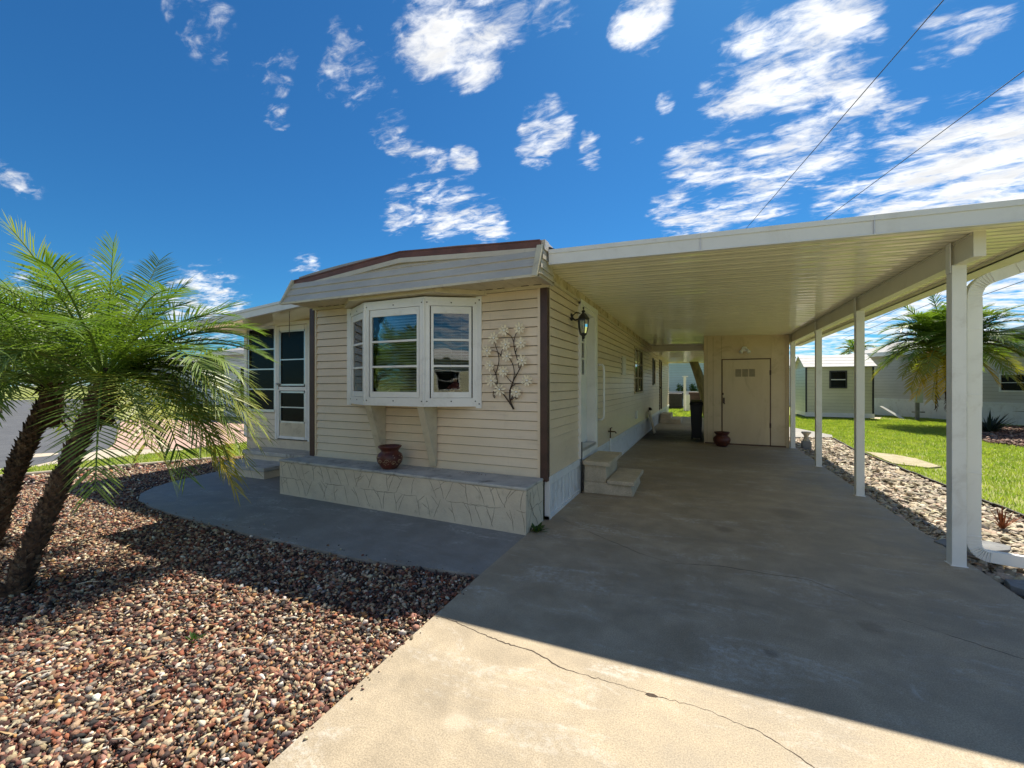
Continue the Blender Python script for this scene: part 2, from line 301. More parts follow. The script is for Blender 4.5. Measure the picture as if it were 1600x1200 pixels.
# ---------------- mesh helpers ----------------
class MB:
    def __init__(s): s.v = []; s.f = []; s.m = []
    def face(s, pts, m=0):
        i = len(s.v); s.v += [tuple(p) for p in pts]; s.f.append(tuple(range(i, i+len(pts)))); s.m.append(m); return s
    def hexa(s, p, m=0):
        """p: 4 bottom points (ccw from above) then 4 top points"""
        i = len(s.v); s.v += [tuple(q) for q in p]
        for f in ((3, 2, 1, 0), (4, 5, 6, 7), (0, 1, 5, 4), (1, 2, 6, 5), (2, 3, 7, 6), (3, 0, 4, 7)):
            s.f.append(tuple(i+k for k in f)); s.m.append(m)
        return s
    def box(s, x0, x1, y0, y1, z0, z1, m=0):
        return s.hexa([(x0, y0, z0), (x1, y0, z0), (x1, y1, z0), (x0, y1, z0), (x0, y0, z1), (x1, y0, z1), (x1, y1, z1), (x0, y1, z1)], m)
    def ob(s, fr, u0, u1, z0, z1, d0, d1, m=0):
        """box in a wall frame fr=(origin, u, n): u along the wall, z up, d outwards"""
        o, u, n = (Vector(q) for q in fr); Z = Vector((0, 0, 1))
        P = lambda a, b, c: o+u*a+n*b+Z*c
        return s.hexa([P(u0, d1, z0), P(u1, d1, z0), P(u1, d0, z0), P(u0, d0, z0), P(u0, d1, z1), P(u1, d1, z1), P(u1, d0, z1), P(u0, d0, z1)], m)
    def prism(s, pts, z0, z1, m=0):
        n = len(pts); i = len(s.v)
        s.v += [(x, y, z0) for x, y in pts]+[(x, y, z1) for x, y in pts]
        s.f.append(tuple(range(i+n-1, i-1, -1))); s.f.append(tuple(range(i+n, i+2*n))); s.m += [m, m]
        for k in range(n):
            q = (k+1) % n; s.f.append((i+k, i+q, i+n+q, i+n+k)); s.m.append(m)
        return s
    def tube(s, pts, r, n=10, m=0, sq=None, cap=True):
        pts = [Vector(p) for p in pts]; N = len(pts); rs = r if isinstance(r, (list, tuple)) else [r]*N
        i = len(s.v); prev = None
        for k in range(N):
            d = (pts[min(k+1, N-1)]-pts[max(k-1, 0)]).normalized()
            if prev is None:
                a = Vector((0, 0, 1)) if abs(d.z) < .9 else Vector((0, 1, 0))
                e1 = d.cross(a).normalized()
            else: e1 = (prev-d*prev.dot(d)).normalized()
            prev = e1; e2 = d.cross(e1)
            for j in range(n):
                a = 2*math.pi*j/n
                if sq:
                    a += math.pi/4; c, s_ = math.cos(a)*math.sqrt(2), math.sin(a)*math.sqrt(2)
                    s.v.append(tuple(pts[k]+e1*c*sq[0]+e2*s_*sq[1]))
                else: s.v.append(tuple(pts[k]+(e1*math.cos(a)+e2*math.sin(a))*rs[k]))
        for k in range(N-1):
            for j in range(n):
                q = (j+1) % n; s.f.append((i+k*n+j, i+k*n+q, i+(k+1)*n+q, i+(k+1)*n+j)); s.m.append(m)
        if cap:
            s.f.append(tuple(i+j for j in range(n-1, -1, -1))); s.f.append(tuple(i+(N-1)*n+j for j in range(n))); s.m += [m, m]
        return s
    def lathe(s, prof, c, n=32, m=0):
        i = len(s.v)
        for r, z in prof:
            for j in range(n):
                a = 2*math.pi*j/n; s.v.append((c[0]+r*math.cos(a), c[1]+r*math.sin(a), c[2]+z))
        for k in range(len(prof)-1):
            for j in range(n):
                q = (j+1) % n; s.f.append((i+k*n+j, i+k*n+q, i+(k+1)*n+q, i+(k+1)*n+j)); s.m.append(m)
        return s
    def ball(s, c, rx, ry, rz, n=12, m=0):
        pr = [(math.sin(math.pi*k/n), -math.cos(math.pi*k/n)) for k in range(n+1)]
        i = len(s.v); s.lathe([(max(a, 1e-4), b) for a, b in pr], (0, 0, 0), n*2, m)
        for q in range(i, len(s.v)):
            x, y, z = s.v[q]; s.v[q] = (c[0]+x*rx, c[1]+y*ry, c[2]+z*rz)
        return s
    def build(s, name, mats, parent=None, smooth=False, bevel=0, recenter=None):
        me = bpy.data.meshes.new(name)
        v = np.array(s.v, float); loc = Vector((0, 0, 0))
        if recenter is None: recenter = parent is None
        if recenter:
            lo, hi = v.min(0), v.max(0); loc = Vector(((lo[0]+hi[0])/2, (lo[1]+hi[1])/2, lo[2])); v = v-np.array(loc)
        me.from_pydata([tuple(q) for q in v], [], s.f)
        if not isinstance(mats, (list, tuple)): mats = [mats]+(['seam'] if 1 in s.m else [])
        for q in mats: me.materials.append(M[q] if isinstance(q, str) else q)
        me.polygons.foreach_set('material_index', s.m)
        if smooth: me.polygons.foreach_set('use_smooth', [True]*len(s.f))
        me.update()
        o = bpy.data.objects.new(name, me); C.objects.link(o); o.location = loc
        if parent is not None:
            o.parent = parent; o.matrix_parent_inverse = Matrix.Translation(-WLOC.get(parent.name, Vector((0, 0, 0))))
        if bevel:
            b = o.modifiers.new('bevel', 'BEVEL'); b.width = bevel; b.segments = 2; b.limit_method = 'ANGLE'; b.angle_limit = R(40)
        if smooth == 'auto':
            pass
        return o
WLOC = {}
def tag(o, label=None, cat=None, group=None, kind=None):
    if label: o['label'] = label
    if cat: o['category'] = cat
    if group: o['group'] = group
    if kind: o['kind'] = kind
    return o
def thing(name, label, cat, loc=(0, 0, 0), group=None):
    o = bpy.data.objects.new(name, None); C.objects.link(o); o.location = loc; o.empty_display_size = .2
    WLOC[o.name] = Vector(loc)
    return tag(o, label, cat, group)
def struct(mb, name, mat): return tag(mb.build(name, mat, recenter=False), kind='structure')
def single(mb, name, mat, label, cat, group=None, smooth=False, bevel=0):
    return tag(mb.build(name, mat, None, smooth, bevel), label, cat, group)

def npmesh(name, verts, faces, mat, colors=None, parent=None, fac=None, smooth=False):
    """fast mesh from arrays; faces (n,3) or (n,4)"""
    me = bpy.data.meshes.new(name)
    k = faces.shape[1]
    me.vertices.add(len(verts)); me.vertices.foreach_set('co', verts.astype(np.float32).ravel())
    me.loops.add(faces.size); me.loops.foreach_set('vertex_index', faces.astype(np.int32).ravel())
    me.polygons.add(len(faces)); me.polygons.foreach_set('loop_start', np.arange(0, faces.size, k, dtype=np.int32))
    me.polygons.foreach_set('loop_total', np.full(len(faces), k, dtype=np.int32))
    if smooth: me.polygons.foreach_set('use_smooth', np.ones(len(faces), bool))
    me.update(calc_edges=True)
    if colors is not None:
        a = me.attributes.new('stonecol', 'FLOAT_COLOR', 'POINT')
        a.data.foreach_set('color', np.c_[colors, np.ones(len(colors))].astype(np.float32).ravel())
    if fac is not None:
        a = me.attributes.new('tipc', 'FLOAT', 'POINT'); a.data.foreach_set('value', fac.astype(np.float32))
    me.materials.append(M[mat] if isinstance(mat, str) else mat)
    o = bpy.data.objects.new(name, me); C.objects.link(o)
    if parent is not None:
        o.parent = parent; o.matrix_parent_inverse = Matrix.Translation(-WLOC.get(parent.name, Vector((0, 0, 0))))
    return o

def inpoly(x, y, poly):
    inside = np.zeros(len(x), bool); n = len(poly)
    for i in range(n):
        x1, y1 = poly[i]; x2, y2 = poly[(i+1) % n]
        c = ((y1 > y) != (y2 > y)) & (x < (x2-x1)*(y-y1)/((y2-y1) or 1e-9)+x1)
        inside ^= c
    return inside

# ---------------- lap siding ----------------
srnd = random.Random(3)
def lap(mb, o, u, n, u0, u1, z0, z1, holes=(), phase=None, h=.105, v=(0, 0, 1), out=.017, joints=True, m=0):
    o, u, n, v = Vector(o), Vector(u), Vector(n), Vector(v)
    if phase is None: phase = z0
    def strip(a, b, za, zb, base, add):
        ta, tb = (za-base)/h, (zb-base)/h
        gap = zb > base+h-.0070
        if gap: zb = base+h-.0070; tb = (zb-base)/h
        da, db = out*(1-ta)+.001+add, out*(1-tb)+.001+add
        P = lambda uu, zz, d: o+u*uu+v*zz+n*d
        mb.face([P(a, za, da), P(b, za, da), P(b, zb, db), P(a, zb, db)], m)
        mb.face([P(a, za, -.014), P(b, za, -.014), P(b, za, da), P(a, za, da)], m)
        if gap: mb.face([P(a, zb, db), P(b, zb, db), P(b, zb, -.014), P(a, zb, -.014)], m+1); mb.face([P(a, zb, -.014), P(b, zb, -.014), P(b, zb+.0070, -.014), P(a, zb+.0070, -.014)], m+1)
        if add: mb.face([P(a, za, da-add), P(a, za, da), P(a, zb, db), P(a, zb, db-add)], m); mb.face([P(b, za, da), P(b, za, da-add), P(b, zb, db-add), P(b, zb, db)], m)
    k = int(math.floor((z0-phase)/h+1e-6))
    while phase+k*h < z1-1e-4:
        base = phase+k*h
        cuts = sorted(set([max(z0, base), min(z1, base+h)]+[c for hh in holes for c in hh[2:4] if max(z0, base) < c < min(z1, base+h)]))
        jo = srnd.uniform(0, 3.6)
        for za, zb in zip(cuts, cuts[1:]):
            zm = (za+zb)/2
            us = [(u0, u1)]
            for a, b, c, d in holes:
                if c < zm < d:
                    nx = []
                    for p, q in us:
                        if a > p: nx.append((p, min(q, a)))
                        if b < q: nx.append((max(p, b), q))
                    us = [(p, q) for p, q in nx if q-p > 1e-3]
            for p, q in us:
                if joints and q-p > 2.0:
                    x = p; j = p+.9+jo % (q-p-1.2 if q-p > 1.6 else .4); tog = 0
                    while x < q:
                        e = min(j, q); strip(x, e, za, zb, base, .0015*tog); x = e; j = e+3.66; tog ^= 1
                else: strip(p, q, za, zb, base, 0)
        k += 1

# ---------------- the ground and paving ----------------
mb = MB(); mb.face([(-400, -400, -.07), (400, -400, -.07), (400, 600, -.07), (-400, 600, -.07)])
struct(mb, 'ground', 'lawn')
DR = [(-1.60, -7), (2.06, -7), (2.04, 4.1), (1.97, 14.8), (.03, 14.8), (.03, 21.0), (-1.58, 21.0), (-1.60, 4.4), (-1.60, 2.95), (-1.56, 1.1)]
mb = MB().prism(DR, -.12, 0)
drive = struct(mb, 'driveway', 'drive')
def crack(pts, wmax, seed, z=.0008):
    r = random.Random(seed); P = []
    for (x0, y0), (x1, y1) in zip(pts, pts[1:]):
        L = math.hypot(x1-x0, y1-y0); n = max(2, int(L/.018))
        for k in range(n):
            t_ = k/n; P.append((x0+(x1-x0)*t_+r.gauss(0, .0028), y0+(y1-y0)*t_+r.gauss(0, .0035)))
    b = MB(); ww = 1.0; prev = None
    for k, (x, y) in enumerate(P):
        ww = max(.28, min(1.6, ww+r.gauss(0, .22))); a = wmax*ww/2
        cur = ((x, y-a, z), (x, y+a, z))
        if prev: b.face([prev[0], cur[0], cur[1], prev[1]])
        prev = cur
    return b
M['crack'] = surf('crack shadow gap', (.045, .033, .024), (.09, .07, .05), 30, 1.0)
c1 = [(-1.58,2.30),(-1.511,2.313),(-1.273,2.265),(-1.041,2.228),(-.861,2.225),(-.67,2.152),(-.468,2.153),(-.279,2.149),(-.219,2.143),(-.022,2.152),(.084,2.137),(.208,2.115),(.295,2.065),(.376,2.019),(.5,1.9),(.7,1.8),(1.0,1.4)]
c2 = [(-1.407,4.518),(-.978,4.206),(-.506,3.893),(-.235,3.794),(.154,3.9),(.47,3.887),(.727,3.906),(.864,3.799),(1.014,3.666),(1.132,3.499),(1.5,3.3),(2.03,3.05)]
cb = crack(c1, .0065, 1); cb2 = crack(c2, .005, 2)
i0 = len(cb.v); cb.v += cb2.v; cb.f += [tuple(q+i0 for q in f) for f in cb2.f]; cb.m += cb2.m
for k in range(6):   # chipped-out bit in the crack
    a = k/6*6.28; 
cb.face([(-.255,2.138,.0010),(-.235,2.130,.0010),(-.205,2.136,.0010),(-.19,2.145,.0010),(-.215,2.157,.0010),(-.245,2.152,.0010)])
cb.build('crack', 'crack', drive, recenter=False).matrix_parent_inverse = Matrix.Translation(-drive.location)
WALK = [(-1.606, 2.96), (-1.606, 4.41), (-5.3, 4.41), (-5.3, 5.3), (-7.65, 5.3), (-7.62, 4.6), (-7.58, 4.28), (-7.48, 3.86), (-7.3, 3.5), (-7.02, 3.22), (-6.67, 3.04), (-6.2, 2.95), (-5.4, 2.86), (-4.27, 2.81), (-2.73, 2.80)]
wk = struct(MB().prism(WALK[::-1] if False else WALK, -.12, -.006), 'walkway', 'walk')
GR = [(-1.62, -2.5), (-1.58, 1.1), (-1.61, 2.95), (-2.73, 2.79), (-4.27, 2.80), (-5.4, 2.85), (-6.2, 2.94), (-6.67, 3.03), (-7.02, 3.21), (-7.31, 3.49), (-7.49, 3.85), (-7.59, 4.28), (-7.63, 4.6), (-7.66, 5.34), (-8.0, 5.36), (-8.05, 9), (-8.6, 9), (-9.0, 5.6), (-9.26, 5.1), (-10.34, 3.16), (-12.2, -.2), (-13, -2.5)]
struct(MB().prism(GR[::-1], -.2, -.045), 'gravel_bed', 'soil')
struct(MB().prism([(-9.26, 5.1), (-9.0, 5.6), (-8.6, 9), (-10.9, 9), (-10.93, 6.0), (-11.3, 3.45), (-14.6, -2.5), (-13.1, -2.5), (-10.34, 3.16)][::-1], -.2, -.035), 'lawn_strip', 'lawn')
struct(MB().prism([(-11.28, 3.5), (-11.0, 6.1), (-12.6, 5.2), (-12.85, 5.25), (-11.45, 3.6), (-11.9, 2.5), (-15.5, -3.2), (-15.1, -3.2)], -.2, -.03), 'kerb', 'kerb')
struct(MB().prism([(-11.0, 6.15), (-12.7, 5.22), (-14.0, 5.9), (-22.6, 9.7), (-20, 11.2), (-14, 11.9), (-10.9, 9.0)][::-1], -.2, -.028), 'paver_driveway', 'paver')
struct(MB().prism([(-11.5, 3.55), (-12.8, 5.2), (-14.0, 5.86), (-22.6, 9.66), (-60, 24), (-60, -12), (40, -12), (40, -6.95), (-13.5, -6.95), (-15.6, -3.1)][::-1], -.2, -.036), 'road', 'asphalt')
# manhole cover on the street
mm = MB().lathe([(.001, .006), (.26, .006), (.30, .004), (.32, 0)], (-13.05, 4.15, -.034), 28)
single(mm, 'manhole_cover', 'kerb', 'pale round utility cover set in the grey street beyond the palms', 'manhole cover')
RB = [(2.05, -1.5), (2.04, 4.1), (1.98, 14.2), (2.3, 14.19), (3.32, 14.6), (3.17, 12.3), (3.27, 8.3), (3.335, 6.8), (3.42, 4), (3.6, -1.5)]
struct(MB().prism(RB[::-1], -.2, -.05), 'rock_bed', 'sand')
struct(MB().prism([(3.45,-3),(3.42, 4),(3.345, 6.8),(3.28, 8.3),(3.18,12.3),(3.33,14.6),(3.46,15.2),(2.8,17.4),(2.3,18.2),(.2,18.2),(.2,27.0),(-6,27),(-6,40),(30,40),(30,-3)], -.2, -.04), 'lawn', 'lawn')
struct(MB().prism([(1.97,14.21),(2.3,14.19),(3.33,14.62),(3.46,15.2),(2.82,17.35),(2.3,18.2),(.05,18.2),(.05,14.85),(1.97,14.85)], -.2, .005), 'patio', 'walk')
struct(MB().prism([(8.6,21.5),(7.6,17.7),(6.7,15.1),(7.1,14.4),(9.5,12),(14,11),(15,20)], -.2, -.02), 'mulch_bed', 'soil')
ed = MB()
epts = [(3.43,3.0),(3.38,5.0),(3.338,6.8),(3.272,8.3),(3.21,10.5),(3.175,12.3),(3.32,14.4)]
for (a, b), (c, d) in zip(epts, epts[1:]):
    n_ = 6
    for k in range(n_):
        x0, y0, x1, y1 = a+(c-a)*k/n_, b+(d-b)*k/n_, a+(c-a)*(k+1)/n_, b+(d-b)*(k+1)/n_
        j = rnd.uniform(-.012, .012)
        ed.hexa([(x0-.012+j, y0, -.1), (x0+.014+j, y0, -.1), (x1+.014+j, y1, -.1), (x1-.012+j, y1, -.1), (x0-.012+j, y0, .012+j*.4), (x0+.014+j, y0, .012), (x1+.014+j, y1, .012), (x1-.012+j, y1, .012)])
single(ed, 'lawn_edging', 'edging', 'low black edging strip between the beige river rocks and the lawn', 'edging')
tb = MB()
for (a, b), (c, d) in zip([(-8.98,5.6),(-9.26,5.1),(-10.34,3.16),(-12.2,-.2)], [(-9.26,5.1),(-10.34,3.16),(-12.2,-.2),(-13.1,-2.5)]):
    tb.tube([(a,b,-.01),(c,d,-.01)], .03, 8)
single(tb, 'gravel_edging', 'kerb', 'thin tan concrete edging between the red gravel and the grass strip', 'edging')

# ---------------- stones ----------------
nprg = np.random.default_rng(11)
def ico(sub):
    import bmesh
    b = bmesh.new(); bmesh.ops.create_icosphere(b, subdivisions=sub, radius=1)
    b.verts.ensure_lookup_table(); v = np.array([q.co[:] for q in b.verts]); f = np.array([[q.index for q in p.verts] for p in b.faces]); b.free(); return v, f
def stones(name, polys, n, rad, sub, cols, probs, zb, label=None, flat=(.45, .85), box=None, ang=.22, lift=.014, cond=None, sig=.34, tilt=.35):
    v0, f0 = ico(sub); protos = []
    for k in range(14):
        r = 1+nprg.normal(0, ang, len(v0)); r = np.clip(r, .6, 1.35)
        p = v0*r[:, None]
        for q in range(6):   # chop facets off
            nrm = nprg.normal(size=3); nrm /= np.linalg.norm(nrm); dd = nprg.uniform(.42, .78)
            over = p@nrm-dd; p = p-np.outer(np.clip(over, 0, None), nrm)
        protos.append(p)
    x = nprg.uniform(box[0], box[1], n); y = nprg.uniform(box[2], box[3], n)
    keep = inpoly(x, y, polys)
    if cond is not None: keep &= cond(x, y)
    x, y = x[keep], y[keep]; n = len(x)
    r = np.clip(rad*np.exp(nprg.normal(0, sig, n)), rad*.45, rad*2.3)
    a = nprg.uniform(0, 6.283, n); ti = nprg.normal(0, tilt, (n, 2))
    ax = r*nprg.uniform(.9, 1.35, n); ay = r*nprg.uniform(.65, 1.0, n); az = r*nprg.uniform(flat[0], flat[1], n)
    z = zb+az*.5+nprg.uniform(0, lift, n)
    which = nprg.integers(0, 14, n)
    base = np.array([protos[k] for k in which])            # n, V, 3
    base = base*np.stack([ax, ay, az], 1)[:, None, :]
    # tilt about x then y, spin about z
    cx, sx = np.cos(ti[:, 0])[:, None], np.sin(ti[:, 0])[:, None]
    Y_, Z_ = base[..., 1]*cx-base[..., 2]*sx, base[..., 1]*sx+base[..., 2]*cx; X_ = base[..., 0]
    cx, sx = np.cos(ti[:, 1])[:, None], np.sin(ti[:, 1])[:, None]
    X_, Z_ = X_*cx+Z_*sx, -X_*sx+Z_*cx
    cx, sx = np.cos(a)[:, None], np.sin(a)[:, None]
    X_, Y_ = X_*cx-Y_*sx, X_*sx+Y_*cx
    V = np.stack([X_+x[:, None], Y_+y[:, None], Z_+z[:, None]], -1).reshape(-1, 3)
    Fc = (f0[None]+(np.arange(n)*len(v0))[:, None, None]).reshape(-1, 3)
    ci = nprg.choice(len(cols), n, p=np.array(probs)/sum(probs))
    col = np.array(cols)[ci]*nprg.uniform(.40, 1.0, (n, 1))*nprg.uniform(.94, 1.06, (n, 3))
    col = np.repeat(np.clip(col, 0, .9), len(v0), 0)
    o = npmesh(name, V, Fc, 'stone', col)
    return tag(o, label, kind='stuff')
GC = [(.66,.54,.36),(.50,.36,.22),(.42,.23,.14),(.34,.115,.06),(.15,.055,.04),(.08,.042,.034),(.24,.21,.18),(.035,.03,.03),(.80,.75,.64),(.48,.25,.09),(.33,.17,.12)]
GP = [17,14,14,12,15,13,8,10,4,3,9]
dep = lambda x, y: -.41*x+.912*y
near = lambda x, y: (dep(x, y) < 2.55) & (dep(x, y) > .55) & ((x*.912+y*.41)/np.maximum(dep(x, y), .01) > -1.6)
stones('gravel', GR, 150000, .0112, 1, GC, GP, -.045, 'multicoloured red brown and cream gravel stones', box=(-5.2, -1.5, -.8, 2.8), cond=near, sig=.48, ang=.34, tilt=.55, lift=.022, flat=(.35, .7))
stones('gravel', GR, 290000, .0112, 1, GC, GP, -.045, 'multicoloured red brown and cream gravel stones further off', box=(-9.2, -1.5, -.8, 6.0), cond=lambda x, y: ~near(x, y), sig=.46, ang=.34, tilt=.55, lift=.022, flat=(.35, .7))
stones('gravel', GR, 16000, .026, 1, GC, GP, -.045, 'multicoloured gravel beside the street', box=(-12.5, -9.2, -.8, 9))
RC = [(.62,.53,.39),(.54,.45,.32),(.44,.35,.25),(.68,.61,.48),(.34,.28,.21),(.22,.19,.16),(.50,.36,.25)]
stones('river_rocks', RB, 24000, .033, 2, RC, [26,22,14,16,9,6,5], -.05, 'flat cream and beige river rocks', flat=(.18,.34), box=(1.98, 3.7, 1.0, 14.7), ang=.12, lift=.02)
stones('mulch', [(8.6,21.5),(7.6,17.7),(6.7,15.1),(7.1,14.4),(9.5,12),(14,11),(15,20)], 16000, .035, 1, [(.22,.10,.06),(.32,.19,.13),(.12,.06,.04),(.40,.28,.2)], [4,3,3,2], -.02, 'reddish mulch', box=(6.5,12.5,11,21.5))
stones('gravel', [(-1.6,.5),(-1.46,.5),(-1.50,2.4),(-1.6,2.9)], 330, .008, 1, GC, GP, 0.0, 'a few gravel stones spilled onto the driveway edge', box=(-1.6, -1.40, .4, 2.9), lift=.001, cond=lambda x, y: nprg.random(len(x)) < np.exp(-(x+1.6)/.035))
stones('gravel', [(-7.4,2.7),(-1.7,2.7),(-1.7,3.1),(-7.4,3.3)], 420, .008, 1, GC, GP, -.006, 'a few gravel stones spilled onto the walkway edge', box=(-6.4, -1.7, 2.8, 3.1), lift=.001, cond=lambda x, y: (y > 2.84) & (nprg.random(len(x)) < np.exp(-(y-2.84)/.05)))
V_ = []; F_ = []
for k in range(260):     # dry leaf bits and dead palm leaflets lying on the stones
    x, y = nprg.uniform(-6.5, -1.7), nprg.uniform(.3, 3.2)
    if not inpoly(np.array([x]), np.array([y]), GR)[0]: continue
    a, l, w_ = nprg.uniform(0, 6.28), nprg.uniform(.012, .05), nprg.uniform(.003, .010); c_, s_ = math.cos(a), math.sin(a); z = -.005+nprg.uniform(0, .014); b_ = len(V_)
    V_ += [(x-c_*l, y-s_*l, z), (x-s_*w_, y+c_*w_, z+.006), (x+c_*l, y+s_*l, z+nprg.uniform(0, .012)), (x+s_*w_, y-c_*w_, z+.003)]; F_.append((b_, b_+1, b_+2, b_+3))
M['litter'] = surf('dry leaf bits', (.42, .30, .16), (.22, .13, .06), 20, .9)
tag(npmesh('leaf_litter', np.array(V_), np.array(F_), 'litter'), 'dry leaf bits scattered on the gravel', kind='stuff')
# a few loose twigs in the gravel
for k, (x, y, a, L) in enumerate([(-2.35, 1.55, .6, .16), (-3.1, 1.0, 1.1, .10), (-2.2, .95, .2, .12), (-4.2, 1.6, .8, .13), (-1.95, 1.35, 2.4, .08)]):
    dx, dy = math.cos(a)*L/2, math.sin(a)*L/2
    single(MB().tube([(x-dx, y-dy, .012), (x, y+.008, .02), (x+dx, y+dy, .011)], [.003, .0035, .002], 6), 'twig', 'cream',
           ['pale dry twig lying on the gravel near the sunny driveway edge', 'short pale twig out in the middle of the gravel', 'small twig on the gravel at the bottom of the picture', 'pale twig on the gravel close to the leaning palm trunk', 'tiny twig on the gravel right beside the driveway'][k], 'twig', 'twigs on the gravel')

# ---------------- grass blades ----------------
def blades(name, poly, n, box, h, wd, label, zb=-.04, bias=None):
    x = nprg.uniform(box[0], box[1], n); y = nprg.uniform(box[2], box[3], n)
    keep = inpoly(x, y, poly)
    if bias is not None: keep &= bias(x, y)
    x, y = x[keep], y[keep]; n = len(x)
    dist = np.hypot(x, y)
    hh = h*nprg.uniform(.5, 1.25, n); ww = wd*nprg.uniform(.7, 1.3, n)*(1+dist/14)
    a = nprg.uniform(0, 6.283, n); ln = nprg.uniform(.1, .9, n)*hh; la = nprg.uniform(0, 6.283, n)
    c, s = np.cos(a)*ww/2, np.sin(a)*ww/2; lx, ly = np.cos(la)*ln, np.sin(la)*ln
    V = np.stack([np.stack([x-c, y-s, np.full(n, zb)], 1), np.stack([x+c, y+s, np.full(n, zb)], 1),
                  np.stack([x+c*.7+lx*.4, y+s*.7+ly*.4, zb+hh*.6], 1), np.stack([x-c*.7+lx*.4, y-s*.7+ly*.4, zb+hh*.6], 1),
                  np.stack([x+lx, y+ly, zb+hh], 1)], 1).reshape(-1, 3)
    b = np.arange(n)*5
    F = np.concatenate([np.stack([b, b+1, b+2], 1), np.stack([b, b+2, b+3], 1), np.stack([b+3, b+2, b+4], 1)])
    return tag(npmesh(name, V, F, 'grassblade'), label, kind='stuff')
LP = [(3.44,2),(3.42, 4),(3.355, 6.8),(3.29, 8.3),(3.19,12.3),(3.34,14.6),(3.47,15.2),(2.84,17.4),(2.3,18.25),(2.3,24),(4.2,24),(4.2,23.3),(7.0,23.3),(8,26),(12,21),(8.6,21.5),(7.6,17.7),(6.7,15.1),(7.1,14.4),(9.5,12),(14,8),(14,2)]
blades('grass', LP, 260000, (2.2, 14, 3.5, 26), .055, .006, 'short bright green lawn grass on the right', bias=lambda x, y: ~((x > 3.3) & (x < 3.95) & (np.abs(y-11.0+(x-3.6)*1.2) < .75)))
blades('grass', [(-9.28,5.12),(-9.02,5.6),(-8.6,9),(-10.9,9),(-10.95,6.0),(-11.3,3.45),(-13.5,-.4),(-12.2,-.2),(-10.36,3.18)], 42000, (-13.6, -8.5, -.5, 9), .05, .007, 'narrow strip of bright grass beside the street', zb=-.035)
blades('grass', [(.1,21.1),(-6,21.1),(-6,30),(3,30),(3,24),(.1,24)], 16000, (-2.6, 3, 21.1, 30), .06, .012, 'sunlit grass behind the house')

# ---------------- the mobile home ----------------
XW, YF, XL, YE = -1.57, 4.42, -5.10, 22.8
house = thing('mobile_home', 'long beige vinyl sided mobile home with a white bay window and bowed roof', 'mobile home', (-3.33, 4.42, 0))
FX = ((0, YF, 0), (1, 0, 0), (0, -1, 0))        # front wall frame: u = X
FS = ((XW, 0, 0), (0, 1, 0), (1, 0, 0))         # carport side wall frame: u = Y
BAY = (-4.40, -2.42, 1.24, 2.50)
DOOR = (5.74, 6.70, .50, 2.62); W1 = (10.98, 12.5, 1.29, 2.40); W2 = (15.3, 15.95, 1.5, 2.35); D2 = (17.7, 18.5, .38, 2.4)
mb = MB()
lap(mb, (0, YF, 0), (1, 0, 0), (0, -1, 0), -5.10, -1.60, .46, 2.60, [BAY])
lap(mb, (XW, 0, 0), (0, 1, 0), (1, 0, 0), 4.46, YE, .47, 2.66, [DOOR, W1, W2, D2])
lap(mb, (XL, 0, 0), (0, -1, 0), (-1, 0, 0), -YE, -YF, .45, 2.97)
mb.face([(XL+.03, 4.2, 2.6), (XL+.03, YE, 2.6), (XL+.03, YE, 2.97), (XL+.03, 4.2, 2.97)]); mb.face([(XW-.02, 4.2, 2.6), (XW-.02, YE, 2.6), (XW-.02, YE, 2.97), (XW-.02, 4.2, 2.97)])
lap(mb, (0, YE, 0), (-1, 0, 0), (0, 1, 0), -XW, -XL, .45, 2.9)
mb.build('wall', 'siding', house)
mb = MB().box(XL+.05, XW-.05, YF+.05, YE-.05, .40, .45); mb.box(-3.4, -3.36, YF+1.8, YE-.1, .45, 2.6); mb.box(XL+.05, -3.4, 8.0, 8.05, .45, 2.6)
mb.box(-3.36, XW-.12, 7.6, 7.65, .45, 2.6); mb.box(XL+.05, XW-.05, YF+.05, YE-.05, 2.62, 2.64)
mb.build('interior_partition', 'interior', house)
MB().box(-1.632, -1.548, 4.388, 4.47, .43, 2.585).build('corner_trim', 'brown', house, bevel=.004); MB().box(-5.165, -5.075, 4.388, 4.47, .43, 2.585).build('corner_trim', 'brown', house, bevel=.004)
# corner seam and end channels
mb = MB(); mb.ob(FX, -1.665, -1.632, .45, 2.58, .0, .022); mb.ob(FX, -5.075, -5.045, .45, 2.58, 0, .022); mb.ob(FS, 4.47, 4.50, .47, 2.66, 0, .02)
mb.ob(FX, -5.08, -1.63, .445, .475, 0, .024)
mb.build('siding_channel', 'siding', house)
# mouldy flashing between wall and carport roof
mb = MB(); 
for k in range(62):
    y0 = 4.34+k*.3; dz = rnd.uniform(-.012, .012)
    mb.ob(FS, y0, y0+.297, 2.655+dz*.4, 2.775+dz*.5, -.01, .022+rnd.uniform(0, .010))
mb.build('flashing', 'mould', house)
mb = MB()
for a, b in ((4.5, DOOR[0]-.03), (DOOR[1]+.03, YE)): mb.ob(FS, a, b, 2.632, 2.662, 0, .035)
mb.build('top_trim', 'cream', house)
# skirting along the carport side
mb = MB(); mb.ob(FS, 4.45, YE, .385, .472, -.03, .030); mb.ob(FS, 4.45, YE, 0.0, .035, -.03, .024); mb.ob(FS, 4.45, 4.52, 0, .385, -.03, .03)
y = 4.54
while y < YE:
    mb.ob(FS, y, y+.125, .03, .39, -.03, .004); mb.ob(FS, y+.125, y+.145, .03, .39, -.03, -.016, 1); mb.ob(FS, y+.06, y+.068, .03, .39, .004, .010); y += .145
mb.build('skirting', 'skirt', house)
mb = MB().box(XL+.02, -3.4, YF+.02, YE, 0, .44); mb.build('crawl_space', 'dark', house)
